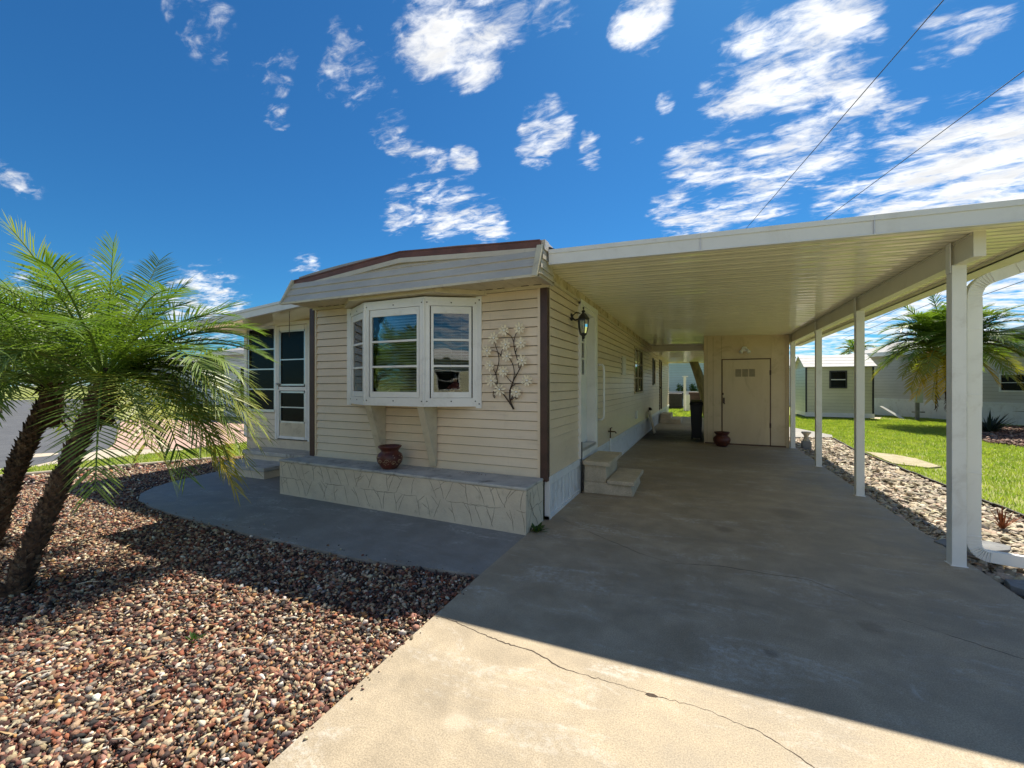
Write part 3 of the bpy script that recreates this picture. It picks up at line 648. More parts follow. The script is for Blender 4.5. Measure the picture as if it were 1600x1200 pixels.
# roof: bowed in cross-section, running back
ZR = lambda x: 2.955+.135*(1-((x+3.33)/1.85)**2) if abs(x+3.33) < 1.85 else 2.955
mb = MB(); N = 14
xs = [-5.10+3.57*k/N for k in range(N+1)]
for a, b in zip(xs, xs[1:]):
    mb.hexa([(a, 4.16, ZR(a)-.04), (b, 4.16, ZR(b)-.04), (b, YE+.2, ZR(b)-.04), (a, YE+.2, ZR(a)-.04), (a, 4.16, ZR(a)+.012), (b, 4.16, ZR(b)+.012), (b, YE+.2, ZR(b)+.012), (a, YE+.2, ZR(a)+.012)])
mb.build('roof', 'roofing', house)
# brown rim on the bowed front edge (kinked like folded sheet metal)
def rimz(x):
    P = [(-5.12, 2.905), (-3.30, 3.075), (-1.50, 2.965)]
    for (a, za), (b, zb) in zip(P, P[1:]):
        if x <= b: return za+(zb-za)*(x-a)/(b-a)
    return P[-1][1]
mb = MB(); rx = [-5.12, -4.6, -4.0, -3.30, -2.7, -2.1, -1.52]
for a, b in zip(rx, rx[1:]):
    for (d0, d1, y0, y1) in ((-.075, 0, 4.085, 4.16), (0, .014, 4.078, 4.18)):
        mb.hexa([(a, y0, rimz(a)+d0), (b, y0, rimz(b)+d0), (b, y1, rimz(b)+d0), (a, y1, rimz(a)+d0), (a, y0, rimz(a)+d1), (b, y0, rimz(b)+d1), (b, y1, rimz(b)+d1), (a, y1, rimz(a)+d1)])
mb.build('roof_rim', 'brownrim', house)
# mansard: sloping courses, lower edge pushed out
mans = MB()
LO, UP = 3.935, 4.105; ZL, ZU = 2.575, 2.90
sl = Vector((0, UP-LO, ZU-ZL)); sln = sl.length; vdir = sl.normalized(); nd = Vector((1, 0, 0)).cross(vdir)
def mx(z, side):  # left edge leans inward going up
    return -5.14+(z-ZL)/(ZU-ZL)*.03 if side < 0 else -1.505
for k, (a, b) in enumerate([(0, .118), (.118, .236), (.236, .354)]):
    xj = [-4.2, -2.6, -4.55][k]
    for (xa, xb, add) in ((None, xj, 0), (xj, None, .002)):
        for s0, s1, o0, o1 in ((a, b, .015, .002), (a, a, -.003, .015)):
            P = []
            for s_, o_, e in ((s0, o0, 0), (s0 if s0 != s1 else s0, o0 if s0 != s1 else o0, 1), (s1, o1, 1), (s1, o1, 0)):
                zz = ZL+vdir.z*s_
                if s0 == 1e9: pass
                x = (mx(zz, -1) if xa is None else xa) if e == 0 else (mx(zz, 1) if xb is None else xb)
                P.append(Vector((x, LO, ZL))+vdir*s_-Vector((0, 0, 0))+nd*(o_+add))
            mans.face(P)
NX = 40
for k in range(NX):
    a, b = -5.11+3.60*k/NX, -5.11+3.60*(k+1)/NX
    sa, sb = [max(.36, (rimz(q)-.115-ZL)/vdir.z) for q in (a, b)]
    B0 = Vector((0, LO, ZL)); P = lambda x, s_, o_: Vector((x, 0, 0))+B0+vdir*s_+nd*o_
    mans.face([P(a, .354, .014), P(b, .354, .014), P(b, sb, .004), P(a, sa, .004)]); mans.face([P(a, .354, -.003), P(b, .354, -.003), P(b, .354, .014), P(a, .354, .014)])
mans_o = mans.build('mansard_siding', 'siding_grey', house)
mb = MB()
for a, b in zip(rx, rx[1:]):       # tapering board between courses and brown rim
    za, zb = rimz(a)-.125, rimz(b)-.125; mb.hexa([(a, 4.082, za), (b, 4.082, zb), (b, 4.15, zb), (a, 4.15, za), (a, 4.082, rimz(a)-.07), (b, 4.082, rimz(b)-.07), (b, 4.15, rimz(b)-.07), (a, 4.15, rimz(a)-.07)])
mb.build('fascia_board', 'siding_grey', house)
mb = MB(); mb.hexa([(-5.15, 3.91, 2.56), (-1.49, 3.91, 2.56), (-1.49, 3.945, 2.56), (-5.15, 3.945, 2.56), (-5.15, 3.915, 2.588), (-1.49, 3.915, 2.588), (-1.49, 3.95, 2.588), (-5.15, 3.95, 2.588)])
def slantpost(x0, x1, lean=0.0, ext=.012):
    return [(x0, LO-.022-ext, ZL-.005), (x1, LO-.022-ext, ZL-.005), (x1, LO+.03, ZL-.005), (x0, LO+.03, ZL-.005),
            (x0+lean, UP-.03-ext, ZU+.02), (x1+lean, UP-.03-ext, ZU+.02), (x1+lean, UP+.02, ZU+.02), (x0+lean, UP+.02, ZU+.02)]
mb.hexa(slantpost(-1.545, -1.487)); mb.hexa(slantpost(-5.165, -5.13, .03))
mb.build('mansard_trim', 'cream', house)
# side return of the mansard, next to the carport
mb = MB()
for k in range(4):
    z0 = 2.565+k*.105; z1 = z0+.105
    yf = lambda z: LO+(z-ZL)/(ZU-ZL)*(UP-LO)
    for x0, x1 in ((-1.473, -1.487),):
        mb.face([(x0, yf(z0)-.0, z0), (x0, 4.40, z0), (x1, 4.40, z1), (x1, yf(min(z1, 2.93)), z1)])
        mb.face([(-1.50, yf(z0), z0), (-1.50, 4.40, z0), (x0, 4.40, z0), (x0, yf(z0), z0)])
mb.box(-1.53, -1.476, 4.12, 4.24, 2.90, 2.985)
mb.box(-1.56, -1.50, 4.24, 4.42, 2.58, 2.99)
mb.build('mansard_return', 'siding_grey', house)
mb = MB(); xx = -5.12
while xx < -1.52:
    mb.box(xx, min(xx+.147, -1.51), 3.94, YF+.0, 2.588, 2.60); mb.box(xx+.147, min(xx+.153, -1.51), 3.94, YF, 2.593, 2.602); xx += .153
mb.box(-5.1, -1.52, YF-.035, YF-.013, 2.555, 2.59)
for k in range(24):
    x = -4.95+k*.148; 
    if k % 7 != 6: mb.box(x, x+.09, 4.345, 4.362, 2.5855, 2.589, 1)
mb.build('soffit', ['cream', 'dark'], house)
# lower bump above the bay
mb = MB().prism([(-4.52, 4.405), (-4.05, 4.02), (-2.75, 4.02), (-2.30, 4.405)], 2.535, 2.587); mb.build('bay_hood', 'cream', house)

# ---- bay window ----
bw = MB()
PTS = [(-4.40, 4.41), (-3.85, 4.10), (-2.96, 4.10), (-2.42, 4.41)]
bw.prism([(-4.42, 4.41), (-3.86, 4.085), (-2.95, 4.085), (-2.40, 4.41)], 2.485, 2.515); bw.prism([(-4.42, 4.41), (-3.86, 4.085), (-2.95, 4.085), (-2.40, 4.41)], 1.235, 1.265)
fr = []
for (xa, ya), (xb, yb) in zip(PTS, PTS[1:]):
    u = Vector((xb-xa, yb-ya, 0)); L = u.length; u.normalize(); n = u.cross(Vector((0, 0, 1)))
    F_ = ((xa, ya, 0), tuple(u), tuple(n)); fr.append((F_, L))
    bw.ob(F_, 0, L, 2.415, 2.4855, -.03, .012); bw.ob(F_, 0, L, 1.2645, 1.335, -.03, .012)
    bw.ob(F_, 0, .062, 1.335, 2.415, -.03, .010); bw.ob(F_, L-.062, L, 1.335, 2.415, -.03, .010)
# round the two front corners and flat flanges on the wall
for x, y in PTS[1:3]: bw.tube([(x, y-.008, 1.262), (x, y-.008, 2.488)], .018, 10)
bw.ob(FX, -4.455, -4.38, 1.215, 2.53, .012, .026); bw.ob(FX, -2.44, -2.365, 1.215, 2.53, .012, .026)
for i, (F_, L) in enumerate(fr):
    for uu in (.03, L-.03, L/2):
        for zz in (1.297, 2.452): bw.ob(F_, uu-.007, uu+.007, zz-.006, zz+.006, .012, .0155, 1)
for zz in (1.26, 2.48): bw.ob(FX, -2.40, -2.385, zz, zz+.013, .026, .030, 1)
bay = bw.build('bay_window', ['white', 'dark'], house)
for i, (F_, L) in enumerate(fr):
    s_ = MB(); a, b = .075, L-.075; z0, z1 = 1.36, 2.40
    s_.ob(F_, a, b, z1-.075, z1+.012, -.022, .002)
    s_.ob(F_, a, b, z0-.022, z0+.045, -.022, .002); s_.ob(F_, a, a+.032, z0, z1-.07, -.024, .004); s_.ob(F_, b-.032, b, z0, z1-.07, -.024, .004)
    hh = (z1-.075-(z0+.045))/3
    for k in (1, 2):
        z = z0+.045+hh*k; s_.ob(F_, a+.03, b-.03, z-.014, z+.012, -.018, .006)
    s_.build('sash', 'alu' if False else 'white', bay, bevel=.003)
    g = MB(); g.ob(F_, a+.03, b-.03, z0+.04, z1-.07, -.013, -.010); g.build('pane', 'glass', bay)
    c = MB()
    z = z0+.05
    while z < z1-.07:
        o, u, n = (Vector(q) for q in F_); Z = Vector((0, 0, 1))
        P = lambda uu, d, zz: o+u*uu+n*d+Z*zz
        if not (i == 2 and z < z0+.26):
            zt = .017 if i != 2 else .008
            c.hexa([P(a+.035, -.065, z), P(b-.035, -.065, z), P(b-.035, -.092, z+zt), P(a+.035, -.092, z+zt), P(a+.035, -.065, z+.002), P(b-.035, -.065, z+.002), P(b-.035, -.092, z+zt+.002), P(a+.035, -.092, z+zt+.002)])
        z += .034
    for q in (a+.12, b-.12): c.ob(F_, q, q+.002, z0+.05 if i != 2 else z0+.27, z1-.07, -.08, -.078)
    c.build('blind', 'blind', bay)
# brackets under the bay
for x in (-3.83, -3.03):
    b = MB(); x0, x1 = x-.045, x+.045
    b.hexa([(x0, 4.375, .49), (x1, 4.375, .49), (x1, 4.402, .49), (x0, 4.402, .49), (x0, 4.11, 1.235), (x1, 4.11, 1.235), (x1, 4.402, 1.235), (x0, 4.402, 1.235)])
    b.build('bracket', 'cream', house, bevel=.004)

# ---- side door ----
d = MB(); d.ob(FS, DOOR[0]+.06, DOOR[1]-.10, .60, 2.54, -.135, -.10)
d.ob(FS, DOOR[0]+.16, DOOR[0]+.36, .75, 1.15, -.10, -.094); d.ob(FS, DOOR[0]+.45, DOOR[0]+.68, .75, 1.15, -.10, -.094)
d.ob(FS, DOOR[0]+.16, DOOR[0]+.36, 1.22, 1.5, -.10, -.094); d.ob(FS, DOOR[0]+.45, DOOR[0]+.68, 1.22, 1.5, -.10, -.094)
door = d.build('front_door', 'white', house, bevel=.004)
f = MB(); f.ob(FS, DOOR[0], DOOR[0]+.06, .52, 2.62, -.14, .03); f.ob(FS, DOOR[1]-.10, DOOR[1], .52, 2.62, -.14, .03); f.ob(FS, DOOR[0]+.06, DOOR[1]-.10, 2.54, 2.62, -.14, .03)
f.ob(FS, DOOR[0]-.03, DOOR[0]+.02, .47, 2.66, .0, .045); f.ob(FS, DOOR[1]-.05, DOOR[1]+.03, .47, 2.66, .0, .045); f.ob(FS, DOOR[0]-.03, DOOR[1]+.03, 2.60, 2.67, 0, .05)
f.ob(FS, DOOR[0]+.02, DOOR[1]-.05, .47, .56, -.02, .045)
f.build('door_frame', 'white', door, bevel=.003)
f = MB(); f.ob(FS, DOOR[0]+.03, DOOR[1]-.10, .56, .60, -.14, .05); f.build('threshold', 'alu', door)
f = MB()
y0, y1, z0, z1 = DOOR[0]+.17, DOOR[0]+.69, 1.62, 2.40
f.ob(FS, y0, y1, z0, z1, -.099, -.096); f.build('pane', 'glass', door)
f = MB()
for a in (y0, (y0+y1)/2-.012, y1-.024): f.ob(FS, a, a+.024, z0, z1, -.10, -.088)
for k in range(4): zz = z0+(z1-z0-.024)*k/3; f.ob(FS, y0, y1, zz, zz+.024, -.10, -.087)
f.build('muntin', 'white', door)
f = MB().tube([(XW-.10, DOOR[0]+.11, 1.42), (XW-.05, DOOR[0]+.11, 1.42)], .012, 10).ball((XW-.045, DOOR[0]+.11, 1.42), .028, .028, .028, 8); f.build('handle', 'alu', door, smooth=True)
# grab handle beside the door
P = [(XW+.03, 6.80, .93), (XW+.10, 6.80, .93), (XW+.125, 6.80, .96), (XW+.13, 6.80, 1.05), (XW+.13, 6.80, 1.68), (XW+.125, 6.80, 1.78), (XW+.10, 6.80, 1.81), (XW+.03, 6.80, 1.81)]
MB().tube(P, .017, 12).build('grab_handle', 'white', house, smooth=True)

def side_window(F_, a, b, z0, z1, rows, parent, dark='glass', name='window', fm='cream', proud=.03, panes=1):
    s = MB(); t_ = .045
    s.ob(F_, a-t_, b+t_, z1-.01, z1+t_, 0, proud); s.ob(F_, a-t_, b+t_, z0-t_, z0+.01, 0, proud+.01)
    s.ob(F_, a-t_, a+.01, z0, z1, 0, proud); s.ob(F_, b-.01, b+t_, z0, z1, 0, proud)
    for k in range(1, rows): zz = z0+(z1-z0)*k/rows; s.ob(F_, a, b, zz-.012, zz+.012, -.02, .008)
    for k in range(1, panes): uu = a+(b-a)*k/panes; s.ob(F_, uu-.012, uu+.012, z0, z1, -.02, .006)
    w_ = s.build(name, fm, parent, bevel=.003)
    g = MB(); g.ob(F_, a, b, z0, z1, -.014, -.010); g.build('pane', dark, w_)
    return w_
side_window(FS, *W1, 3, house, panes=2); side_window(FS, *W2, 2, house)
sh = MB(); sh.ob(FS, W2[0]-.16, W2[0]-.05, W2[2]-.03, W2[3]+.03, .014, .04); sh.build('shutter', 'black', house)
s = MB(); s.ob(FS, D2[0], D2[1], D2[2], D2[3], -.05, -.02); d2 = s.build('rear_door', 'cream', house)
s = MB(); s.ob(FS, D2[0]-.06, D2[0], D2[2], D2[3]+.06, 0, .035); s.ob(FS, D2[1], D2[1]+.06, D2[2], D2[3]+.06, 0, .035); s.ob(FS, D2[0], D2[1], D2[3], D2[3]+.06, 0, .035); s.build('door_frame', 'brown', d2)
MB().ball((XW+.04, D2[0]+.1, 1.35), .035, .035, .035, 8).build('handle', 'black', d2, smooth=True)
s = MB(); s.ob(FS, 9.1, 9.55, 1.69, 2.09, .0, .03); s.ob(FS, 9.14, 9.51, 1.73, 2.05, .03, .036); s.build('access_panel', 'siding_tan', house, bevel=.004)
s = MB(); s.ob(FS, 11.12, 11.30, .62, .82, 0, .05); s.build('outlet_box', 'white', house, bevel=.006)
MB().tube([(XW+.005, 14.1, .72), (XW+.05, 14.1, .71), (XW+.07, 14.1, .66)], .05, 12).build('dryer_vent', 'black', house, smooth=True)
s = MB().tube([(XW+.045, 7.75, -.02), (XW+.045, 7.75, .52)], .016, 10); s.build('water_pipe', 'white', house, smooth=True)
s = MB().tube([(XW+.045, 7.75, .52), (XW+.045, 7.75, .70)], .011, 8).tube([(XW-.01, 7.75, .64), (XW+.13, 7.75, .64), (XW+.15, 7.75, .61)], .013, 8).tube([(XW+.06, 7.70, .705), (XW+.06, 7.80, .705)], .009, 8)
s.build('spigot', 'brown', house, smooth=True)
MB().tube([(XW+.05, 5.73, .0), (XW+.052, 5.72, .3), (XW+.048, 5.735, .70)], .010, 8).build('ground_cable', 'black', house, smooth=True)

# ---------------- screened porch on the left ----------------
porch = thing('screened_porch', 'enclosed side porch with dark screened window and white screen door behind the palms', 'porch', (-6.6, 5.36, 0))
FP = ((0, 5.36, 0), (1, 0, 0), (0, -1, 0))
PW = (-7.93, -7.17, 1.03, 2.54); PD = (-7.10, -6.33, .50, 2.56)
rz = lambda x: 2.685+.082*(x+5.97)       # underside of the sloping porch roof
mb = MB(); lap(mb, (0, 5.36, 0), (1, 0, 0), (0, -1, 0), -7.98, -5.14, .49, 2.80, [(-7.97, -7.14, 1.0, 2.56), (-7.14, -6.30, .48, 2.58)], h=.12)
lap(mb, (-8.0, 0, 0), (0, -1, 0), (-1, 0, 0), -9.5, -5.36, .49, 2.62)
mb.build('wall', 'siding', porch)
mb = MB().box(-8.0, -5.2, 5.37, 9.4, -.05, .485); mb.build('base', 'texstone', porch)
mb = MB().box(-7.95, -5.2, 5.9, 5.95, .5, 2.5); mb.build('curtain', 'dark', porch)
mb = MB()
mb.ob(FP, -8.02, -7.94, .49, 2.60, 0, .035); mb.ob(FP, -7.16, -7.11, .49, 2.62, 0, .03); mb.ob(FP, -6.33, -6.28, .49, 2.62, 0, .03); mb.ob(FP, -7.11, -6.33, 2.56, 2.62, 0, .03)
mb.build('post', 'white', porch)
mb = MB(); mb.ob(FP, -7.94, -7.16, 2.52, 2.575, 0, .025); mb.ob(FP, -7.95, -7.16, .985, 1.03, 0, .04); mb.ob(FP, -7.94, -7.90, 1.03, 2.52, 0, .02); mb.ob(FP, -7.20, -7.16, 1.03, 2.52, 0, .02)
for k in (1, 2, 3): z = 1.03+1.49*k/4; mb.ob(FP, -7.9, -7.2, z-.012, z+.012, -.01, .015)
pw = mb.build('screen_window', 'alu', porch)
g = MB(); g.ob(FP, -7.9, -7.2, 1.03, 2.52, -.015, -.010); g.build('pane', 'darkglass', pw)
mb = MB(); a, b = -7.10, -6.34
for u0, u1, z0, z1 in ((a, a+.045, .51, 2.55), (b-.045, b, .51, 2.55), (a+.055, b-.055, 2.47, 2.55), (a+.045, b-.045, 1.38, 1.45), (a+.055, b-.055, .51, .56)): mb.ob(FP, u0, u1, z0, z1, 0, .03)
pd = mb.build('screen_door', 'white', porch, bevel=.003)
mb = MB(); mb.ob(FP, a+.055, b-.055, .56, .80, 0, .02); mb.build('kick_panel', 'cream', pd)
mb = MB()
for u0, u1, z0, z1 in ((a+.055, a+.08, .80, 1.37), (b-.08, b-.055, .80, 1.37), (a+.055, b-.055, 1.34, 1.37), (a+.055, b-.055, .80, .83), (a+.08, b-.08, 1.07, 1.09),
                       (a+.055, a+.08, 1.47, 2.47), (b-.08, b-.055, 1.47, 2.47), (a+.055, b-.055, 2.44, 2.47), (a+.055, b-.055, 1.47, 1.50), (a+.08, b-.08, 1.93, 1.95)): mb.ob(FP, u0, u1, z0, z1, .004, .022)
mb.build('sash', 'alu', pd)
mb = MB(); mb.ob(FP, a+.06, b-.06, .80, 1.37, .0, .003); mb.ob(FP, a+.06, b-.06, 1.47, 2.47, .0, .003); mb.build('pane', 'darkglass', pd)
mb = MB(); mb.ob(FP, a+.015, a+.04, 1.40, 1.52, .03, .045); mb.ball((a+.028, 5.30, 1.50), .02, .02, .02, 8); mb.build('handle', 'alu', pd, smooth=False)
mb = MB(); x0, x1 = -8.25, -5.12
mb.hexa([(x0, 4.66, rz(x0)), (x1, 4.66, rz(x1)), (x1, 9.6, rz(x1)), (x0, 9.6, rz(x0)), (x0, 4.66, rz(x0)+.075), (x1, 4.66, rz(x1)+.075), (x1, 9.6, rz(x1)+.075), (x0, 9.6, rz(x0)+.075)])
mb.build('roof', 'pan', porch)
mb = MB()
mb.hexa([(x0, 4.61, rz(x0)-.02), (x1, 4.61, rz(x1)-.02), (x1, 4.66, rz(x1)-.02), (x0, 4.66, rz(x0)-.02), (x0, 4.61, rz(x0)+.085), (x1, 4.61, rz(x1)+.085), (x1, 4.66, rz(x1)+.085), (x0, 4.66, rz(x0)+.085)])
mb.hexa([(x0, 4.595, rz(x0)+.085), (x1, 4.595, rz(x1)+.085), (x1, 4.68, rz(x1)+.085), (x0, 4.68, rz(x0)+.085), (x0, 4.595, rz(x0)+.125), (x1, 4.595, rz(x1)+.125), (x1, 4.68, rz(x1)+.125), (x0, 4.68, rz(x0)+.125)])
mb.box(x0-.1, x0, 4.61, 9.6, rz(x0)-.03, rz(x0)+.12)
mb.build('fascia', 'whitefascia', porch)
mb = MB()
for k in range(11): mb.tube([(-5.62+.003*(k % 2), 4.42, 2.58-k*.035), (-5.62-.003*(k % 2), 4.42, 2.575-k*.035-.026)], .0045, 6)
single(mb, 'hanging_chain', 'stem', 'short dark chain hanging from the eave in front of the screen door', 'chain')

# left steps
st = thing('front_steps', 'two low grey concrete steps leading up to the screen door', 'steps', (-6.7, 4.9, 0))
MB().box(-7.45, -6.32, 4.52, 4.97, -.02, .115).build('riser', 'texstone', st); MB().box(-7.47, -6.29, 4.49, 5.0, .115, .175).build('tread', 'plantertop', st, bevel=.008)
MB().box(-7.50, -5.33, 4.99, 5.36, -.02, .26).build('riser', 'texstone', st); MB().box(-7.52, -5.31, 4.96, 5.37, .26, .325).build('tread', 'plantertop', st, bevel=.008)

# planter
pl = thing('planter', 'long low stucco planter box with scored stone pattern below the bay window', 'planter', (-3.4, 4.1, 0))
PP = [(-5.30, 4.02), (-1.605, 3.915), (-1.598, 4.40), (-5.17, 4.40)]
pw_ = MB().prism(PP, -.02, .435); gr_ = random.Random(12)
def score(mb, o, u, n, L, H):
    o, u, n = Vector(o), Vector(u), Vector(n)
    def line(pts, w_):
        Q = []
        for (a, b), (c, d) in zip(pts, pts[1:]):
            for k in range(4): t_ = k/4; Q.append((a+(c-a)*t_+gr_.gauss(0, .0022), b+(d-b)*t_+gr_.gauss(0, .0022)))
        Q.append(pts[-1]); prev = None
        for k, (x, z) in enumerate(Q):
            i0, i1 = Q[max(0, k-1)], Q[min(len(Q)-1, k+1)]; dx, dz = i1[0]-i0[0], i1[1]-i0[1]; m_ = math.hypot(dx, dz) or 1
            e = w_*(.35+.65*math.sin(math.pi*(k+.6)/(len(Q)+.2)))*gr_.uniform(.8, 1.2); x = min(max(x, .004), L-.004); z = min(max(z, .01), H-.004)
            P = lambda s_: o+u*(x-dz/m_*e*s_)+Vector((0, 0, z+dx/m_*e*s_))+n*.0008
            cur = (P(-1), P(1))
            if prev: mb.face([prev[0], cur[0], cur[1], prev[1]], 1)
            prev = cur
    x = .03
    while x < L:
        for row in (0, 1):
            z0 = .02+row*H*.5; z1 = z0+H*.48; lean = gr_.choice((-1, 1, 1))*gr_.uniform(.02, .12); xx = x+gr_.uniform(-.03, .03)
            line([(xx, z1), (xx+lean*.5+gr_.uniform(-.015, .015), (z0+z1)/2), (xx+lean, z0)], .0042)
            if gr_.random() < .72: q = gr_.uniform(.25, .7); line([(xx+lean*q, z1+(z0-z1)*q), (xx+lean*q+gr_.choice((-1, 1))*gr_.uniform(.05, .11), z1+(z0-z1)*q+gr_.uniform(.04, .12))], .0036)
            if gr_.random() < .55: line([(xx-.06, z1), (xx+.04, z1-.012), (xx+.17, z1+.006)], .0034)
        x += gr_.uniform(.11, .19)
for (ax, ay), (bx_, by_) in ((PP[0], PP[1]), (PP[1], PP[2]), (PP[3], PP[0])):
    u_ = Vector((bx_-ax, by_-ay, 0)); L_ = u_.length; u_.normalize(); score(pw_, (ax, ay, 0), u_, u_.cross(Vector((0, 0, 1))), L_, .435)
pw_.build('wall', ['texstone', 'groove'], pl)
MB().prism([(-5.31, 4.01), (-1.60, 3.905), (-1.592, 4.402), (-5.17, 4.402)], .435, .467).build('top', 'plantertop', pl, bevel=.010)
dm = MB()
r = random.Random(5)
for cx, cy, n in ((-2.45, 4.28, 26), (-4.1, 4.22, 8), (-3.0, 4.33, 10)):
    for k in range(n):
        x, y = cx+r.gauss(0, .10), min(4.37, cy+r.gauss(0, .025)); s_ = r.uniform(.004, .011)
        dm.face([(x-s_, y, .468), (x+s_*.4, y-s_*.6, .468), (x+s_, y+s_*.3, .476), (x, y+s_*.7, .470)])
dm.build('leaf_litter', 'brownbox', pl)['kind'] = 'stuff'
# crack in the planter's right end
cr = MB(); P = [(.40, 4.02), (.30, 4.00), (.24, 4.05), (.14, 4.11), (.09, 4.18), (.02, 4.22)]
for (za, ya), (zb, yb) in zip(P, P[1:]): cr.face([(-1.5965, ya-.004, za), (-1.5965, ya+.004, za), (-1.5962, yb+.004, zb), (-1.5962, yb-.004, zb)])
cr.build('crack', 'crack', pl)

# side steps
ss = thing('side_steps', 'free standing cast concrete two tread steps under the white side door', 'steps', (-1.2, 6.1, 0))
b = MB(); b.hexa([(-1.50, 5.76, 0), (-.84, 5.80, 0), (-.86, 6.68, 0), (-1.50, 6.66, 0), (-1.50, 5.78, .155), (-.88, 5.82, .155), (-.88, 6.66, .155), (-1.50, 6.64, .155)])
b.hexa([(-1.50, 5.79, .155), (-1.20, 5.80, .155), (-1.20, 6.64, .155), (-1.50, 6.64, .155), (-1.50, 5.80, .39), (-1.20, 5.81, .39), (-1.20, 6.63, .39), (-1.50, 6.63, .39)])
b.build('base', 'steps', ss, bevel=.008)
MB().box(-1.18, -.82, 5.75, 6.70, .15, .205).build('tread', 'steps', ss, bevel=.008); MB().box(-1.51, -1.14, 5.74, 6.70, .385, .445).build('tread', 'steps', ss, bevel=.008)

# rear steps
rs = thing('rear_steps', 'grey concrete steps at the far rear door of the mobile home', 'steps', (-1.2, 15.6, 0))
MB().box(-1.5, -.75, 17.2, 18.7, 0, .16).build('tread', 'steps', rs, bevel=.008); MB().box(-1.5, -1.12, 17.4, 18.6, .16, .34).build('tread', 'steps', rs, bevel=.008)

# ---------------- carport ----------------
cp = thing('carport', 'white aluminium carport roof on slim posts covering the driveway', 'carport', (1.93, 4.72, 0))
X0, X1, Y0, Y1 = -1.46, 2.60, 4.20, 14.7
zc = lambda x: 2.775-.028*(x+1.46)
mb = MB(); y = Y0
def slab(mb, xa, xb, ya, yb, da, db, m=0, f=zc):
    return mb.hexa([(xa, ya, f(xa)+da), (xb, ya, f(xb)+da), (xb, yb, f(xb)+da), (xa, yb, f(xa)+da), (xa, ya, f(xa)+db), (xb, ya, f(xb)+db), (xb, yb, f(xb)+db), (xa, yb, f(xa)+db)], m)
def pans(mb, xa, xb, ya, yb, f, pitch=.205):
    y = ya; nseg = 8
    while y < yb-.01:
        e = min(y+pitch, yb); g = rnd.uniform(-.0012, .0012)
        prof = [(y, .004), (y+.010, -.010+g), (y+.045, -.0125+g), (y+(e-y)*.5, -.006), (e-.055, -.0115-g), (e-.016, -.010), (e-.011, .03), (e, .03), (e, .004)]
        for s in range(nseg):
            a, b = xa+(xb-xa)*s/nseg, xa+(xb-xa)*(s+1)/nseg
            for (p, dp), (q, dq) in zip(prof, prof[1:]): mb.face([(a, p, f(a)+dp), (a, q, f(a)+dq), (b, q, f(b)+dq), (b, p, f(b)+dp)])
        y = e
pans(mb, X0-.09, X1-.02, Y0+.01, Y1, zc); pan = mb.build('ceiling_pans', 'pan', cp)
mb = MB(); slab(mb, X0-.1, X1, Y0+.02, Y1+.05, .032, .085); mb.build('roof', 'roofing', cp)
mb = MB(); slab(mb, X0, X1+.02, Y0-.012, Y0+.016, -.032, .078); slab(mb, X0, X1+.02, Y0-.022, Y0+.03, .078, .120); slab(mb, X0, X1+.02, Y0-.020, Y0+.02, -.036, -.028)
for k in range(7):
    x = -1.2+k*.61; slab(mb, x, x+.012, Y0+.0, Y0+.012, .120, .126, 1)
for x in (-.02, 1.22): slab(mb, x, x+.004, Y0-.0235, Y0-.012, -.03, .119, 1)
mb.build('fascia', ['whitefascia', 'alu'], cp)
# beam over the posts
mb = MB(); bx0, bx1 = 1.902, 1.966
slab(mb, bx0, bx1, 4.46, Y1, -.195, -.012); slab(mb, bx0-.008, bx1+.008, 4.46, Y1, -.200, -.188); slab(mb, bx0-.008, bx1+.008, 4.46, Y1, -.030, -.013)
slab(mb, bx0-.004, bx1+.004, 4.43, 4.46, -.203, -.010)
mb.build('beam', 'beamcream', cp)
# gutter along the outer edge
mb = MB(); slab(mb, 2.545, 2.60, Y0+.02, Y1, -.060, .08); slab(mb, 2.44, 2.545, Y0+.02, Y1, -.060, -.047); slab(mb, 2.44, 2.455, Y0+.02, Y1, -.060, -.001); slab(mb, 2.60, 2.615, Y0+.02, Y1, .03, .085)
mb.build('gutter', 'beamcream', cp)
PY = [4.69, 7.09, 9.31, 11.73]
for y in PY:
    p = MB().box(1.878, 1.970, y, y+.092, -.004, zc(1.92)-.198)
    p.box(1.870, 1.877, y+.01, y+.085, zc(1.92)-.26, zc(1.92)-.012); p.box(1.885, 1.963, y-.003, y, 0.004, 2.4) if False else None
    p.box(1.868, 1.980, y-.01, y+.102, -.004, .004)
    p.build('post', 'post', cp, bevel=.004)
# downspout with elbows
def arc(pts, r=.09, n=7):
    out = [Vector(pts[0])]
    for a, b, c in zip(pts, pts[1:], pts[2:]):
        a, b, c = Vector(a), Vector(b), Vector(c); d1 = (a-b).normalized(); d2 = (c-b).normalized()
        rr = min(r, (a-b).length*.45, (c-b).length*.45); p, q = b+d1*rr, b+d2*rr
        for k in range(n+1): t_ = k/n; out.append(p*(1-t_)**2+b*2*t_*(1-t_)+q*t_*t_)
    out.append(Vector(pts[-1])); return out
ds = arc([(2.50, 4.84, 2.62), (2.49, 4.84, 2.50), (2.07, 4.85, 2.34), (2.065, 4.85, .075), (2.75, 4.80, .045)], .12, 10)
mb = MB().tube(ds, .04, 4, sq=(.046, .038))
for z in (1.95, .75, 1.4): mb.box(2.016, 2.114, 4.806, 4.894, z, z+.012)
mb.box(2.016, 2.114, 4.806, 4.894, .22, .235)
for lo_, hi_ in ((len(ds)-13, len(ds)-2), (10, 22)):
    for k in range(lo_, hi_):
        p, q = ds[k], ds[k+1]
        if (q-p).length > .002: mb.tube([p, p.lerp(q, .45)], .04, 4, sq=(.0485, .0405))
mb.build('downspout', 'post', cp, bevel=.004)
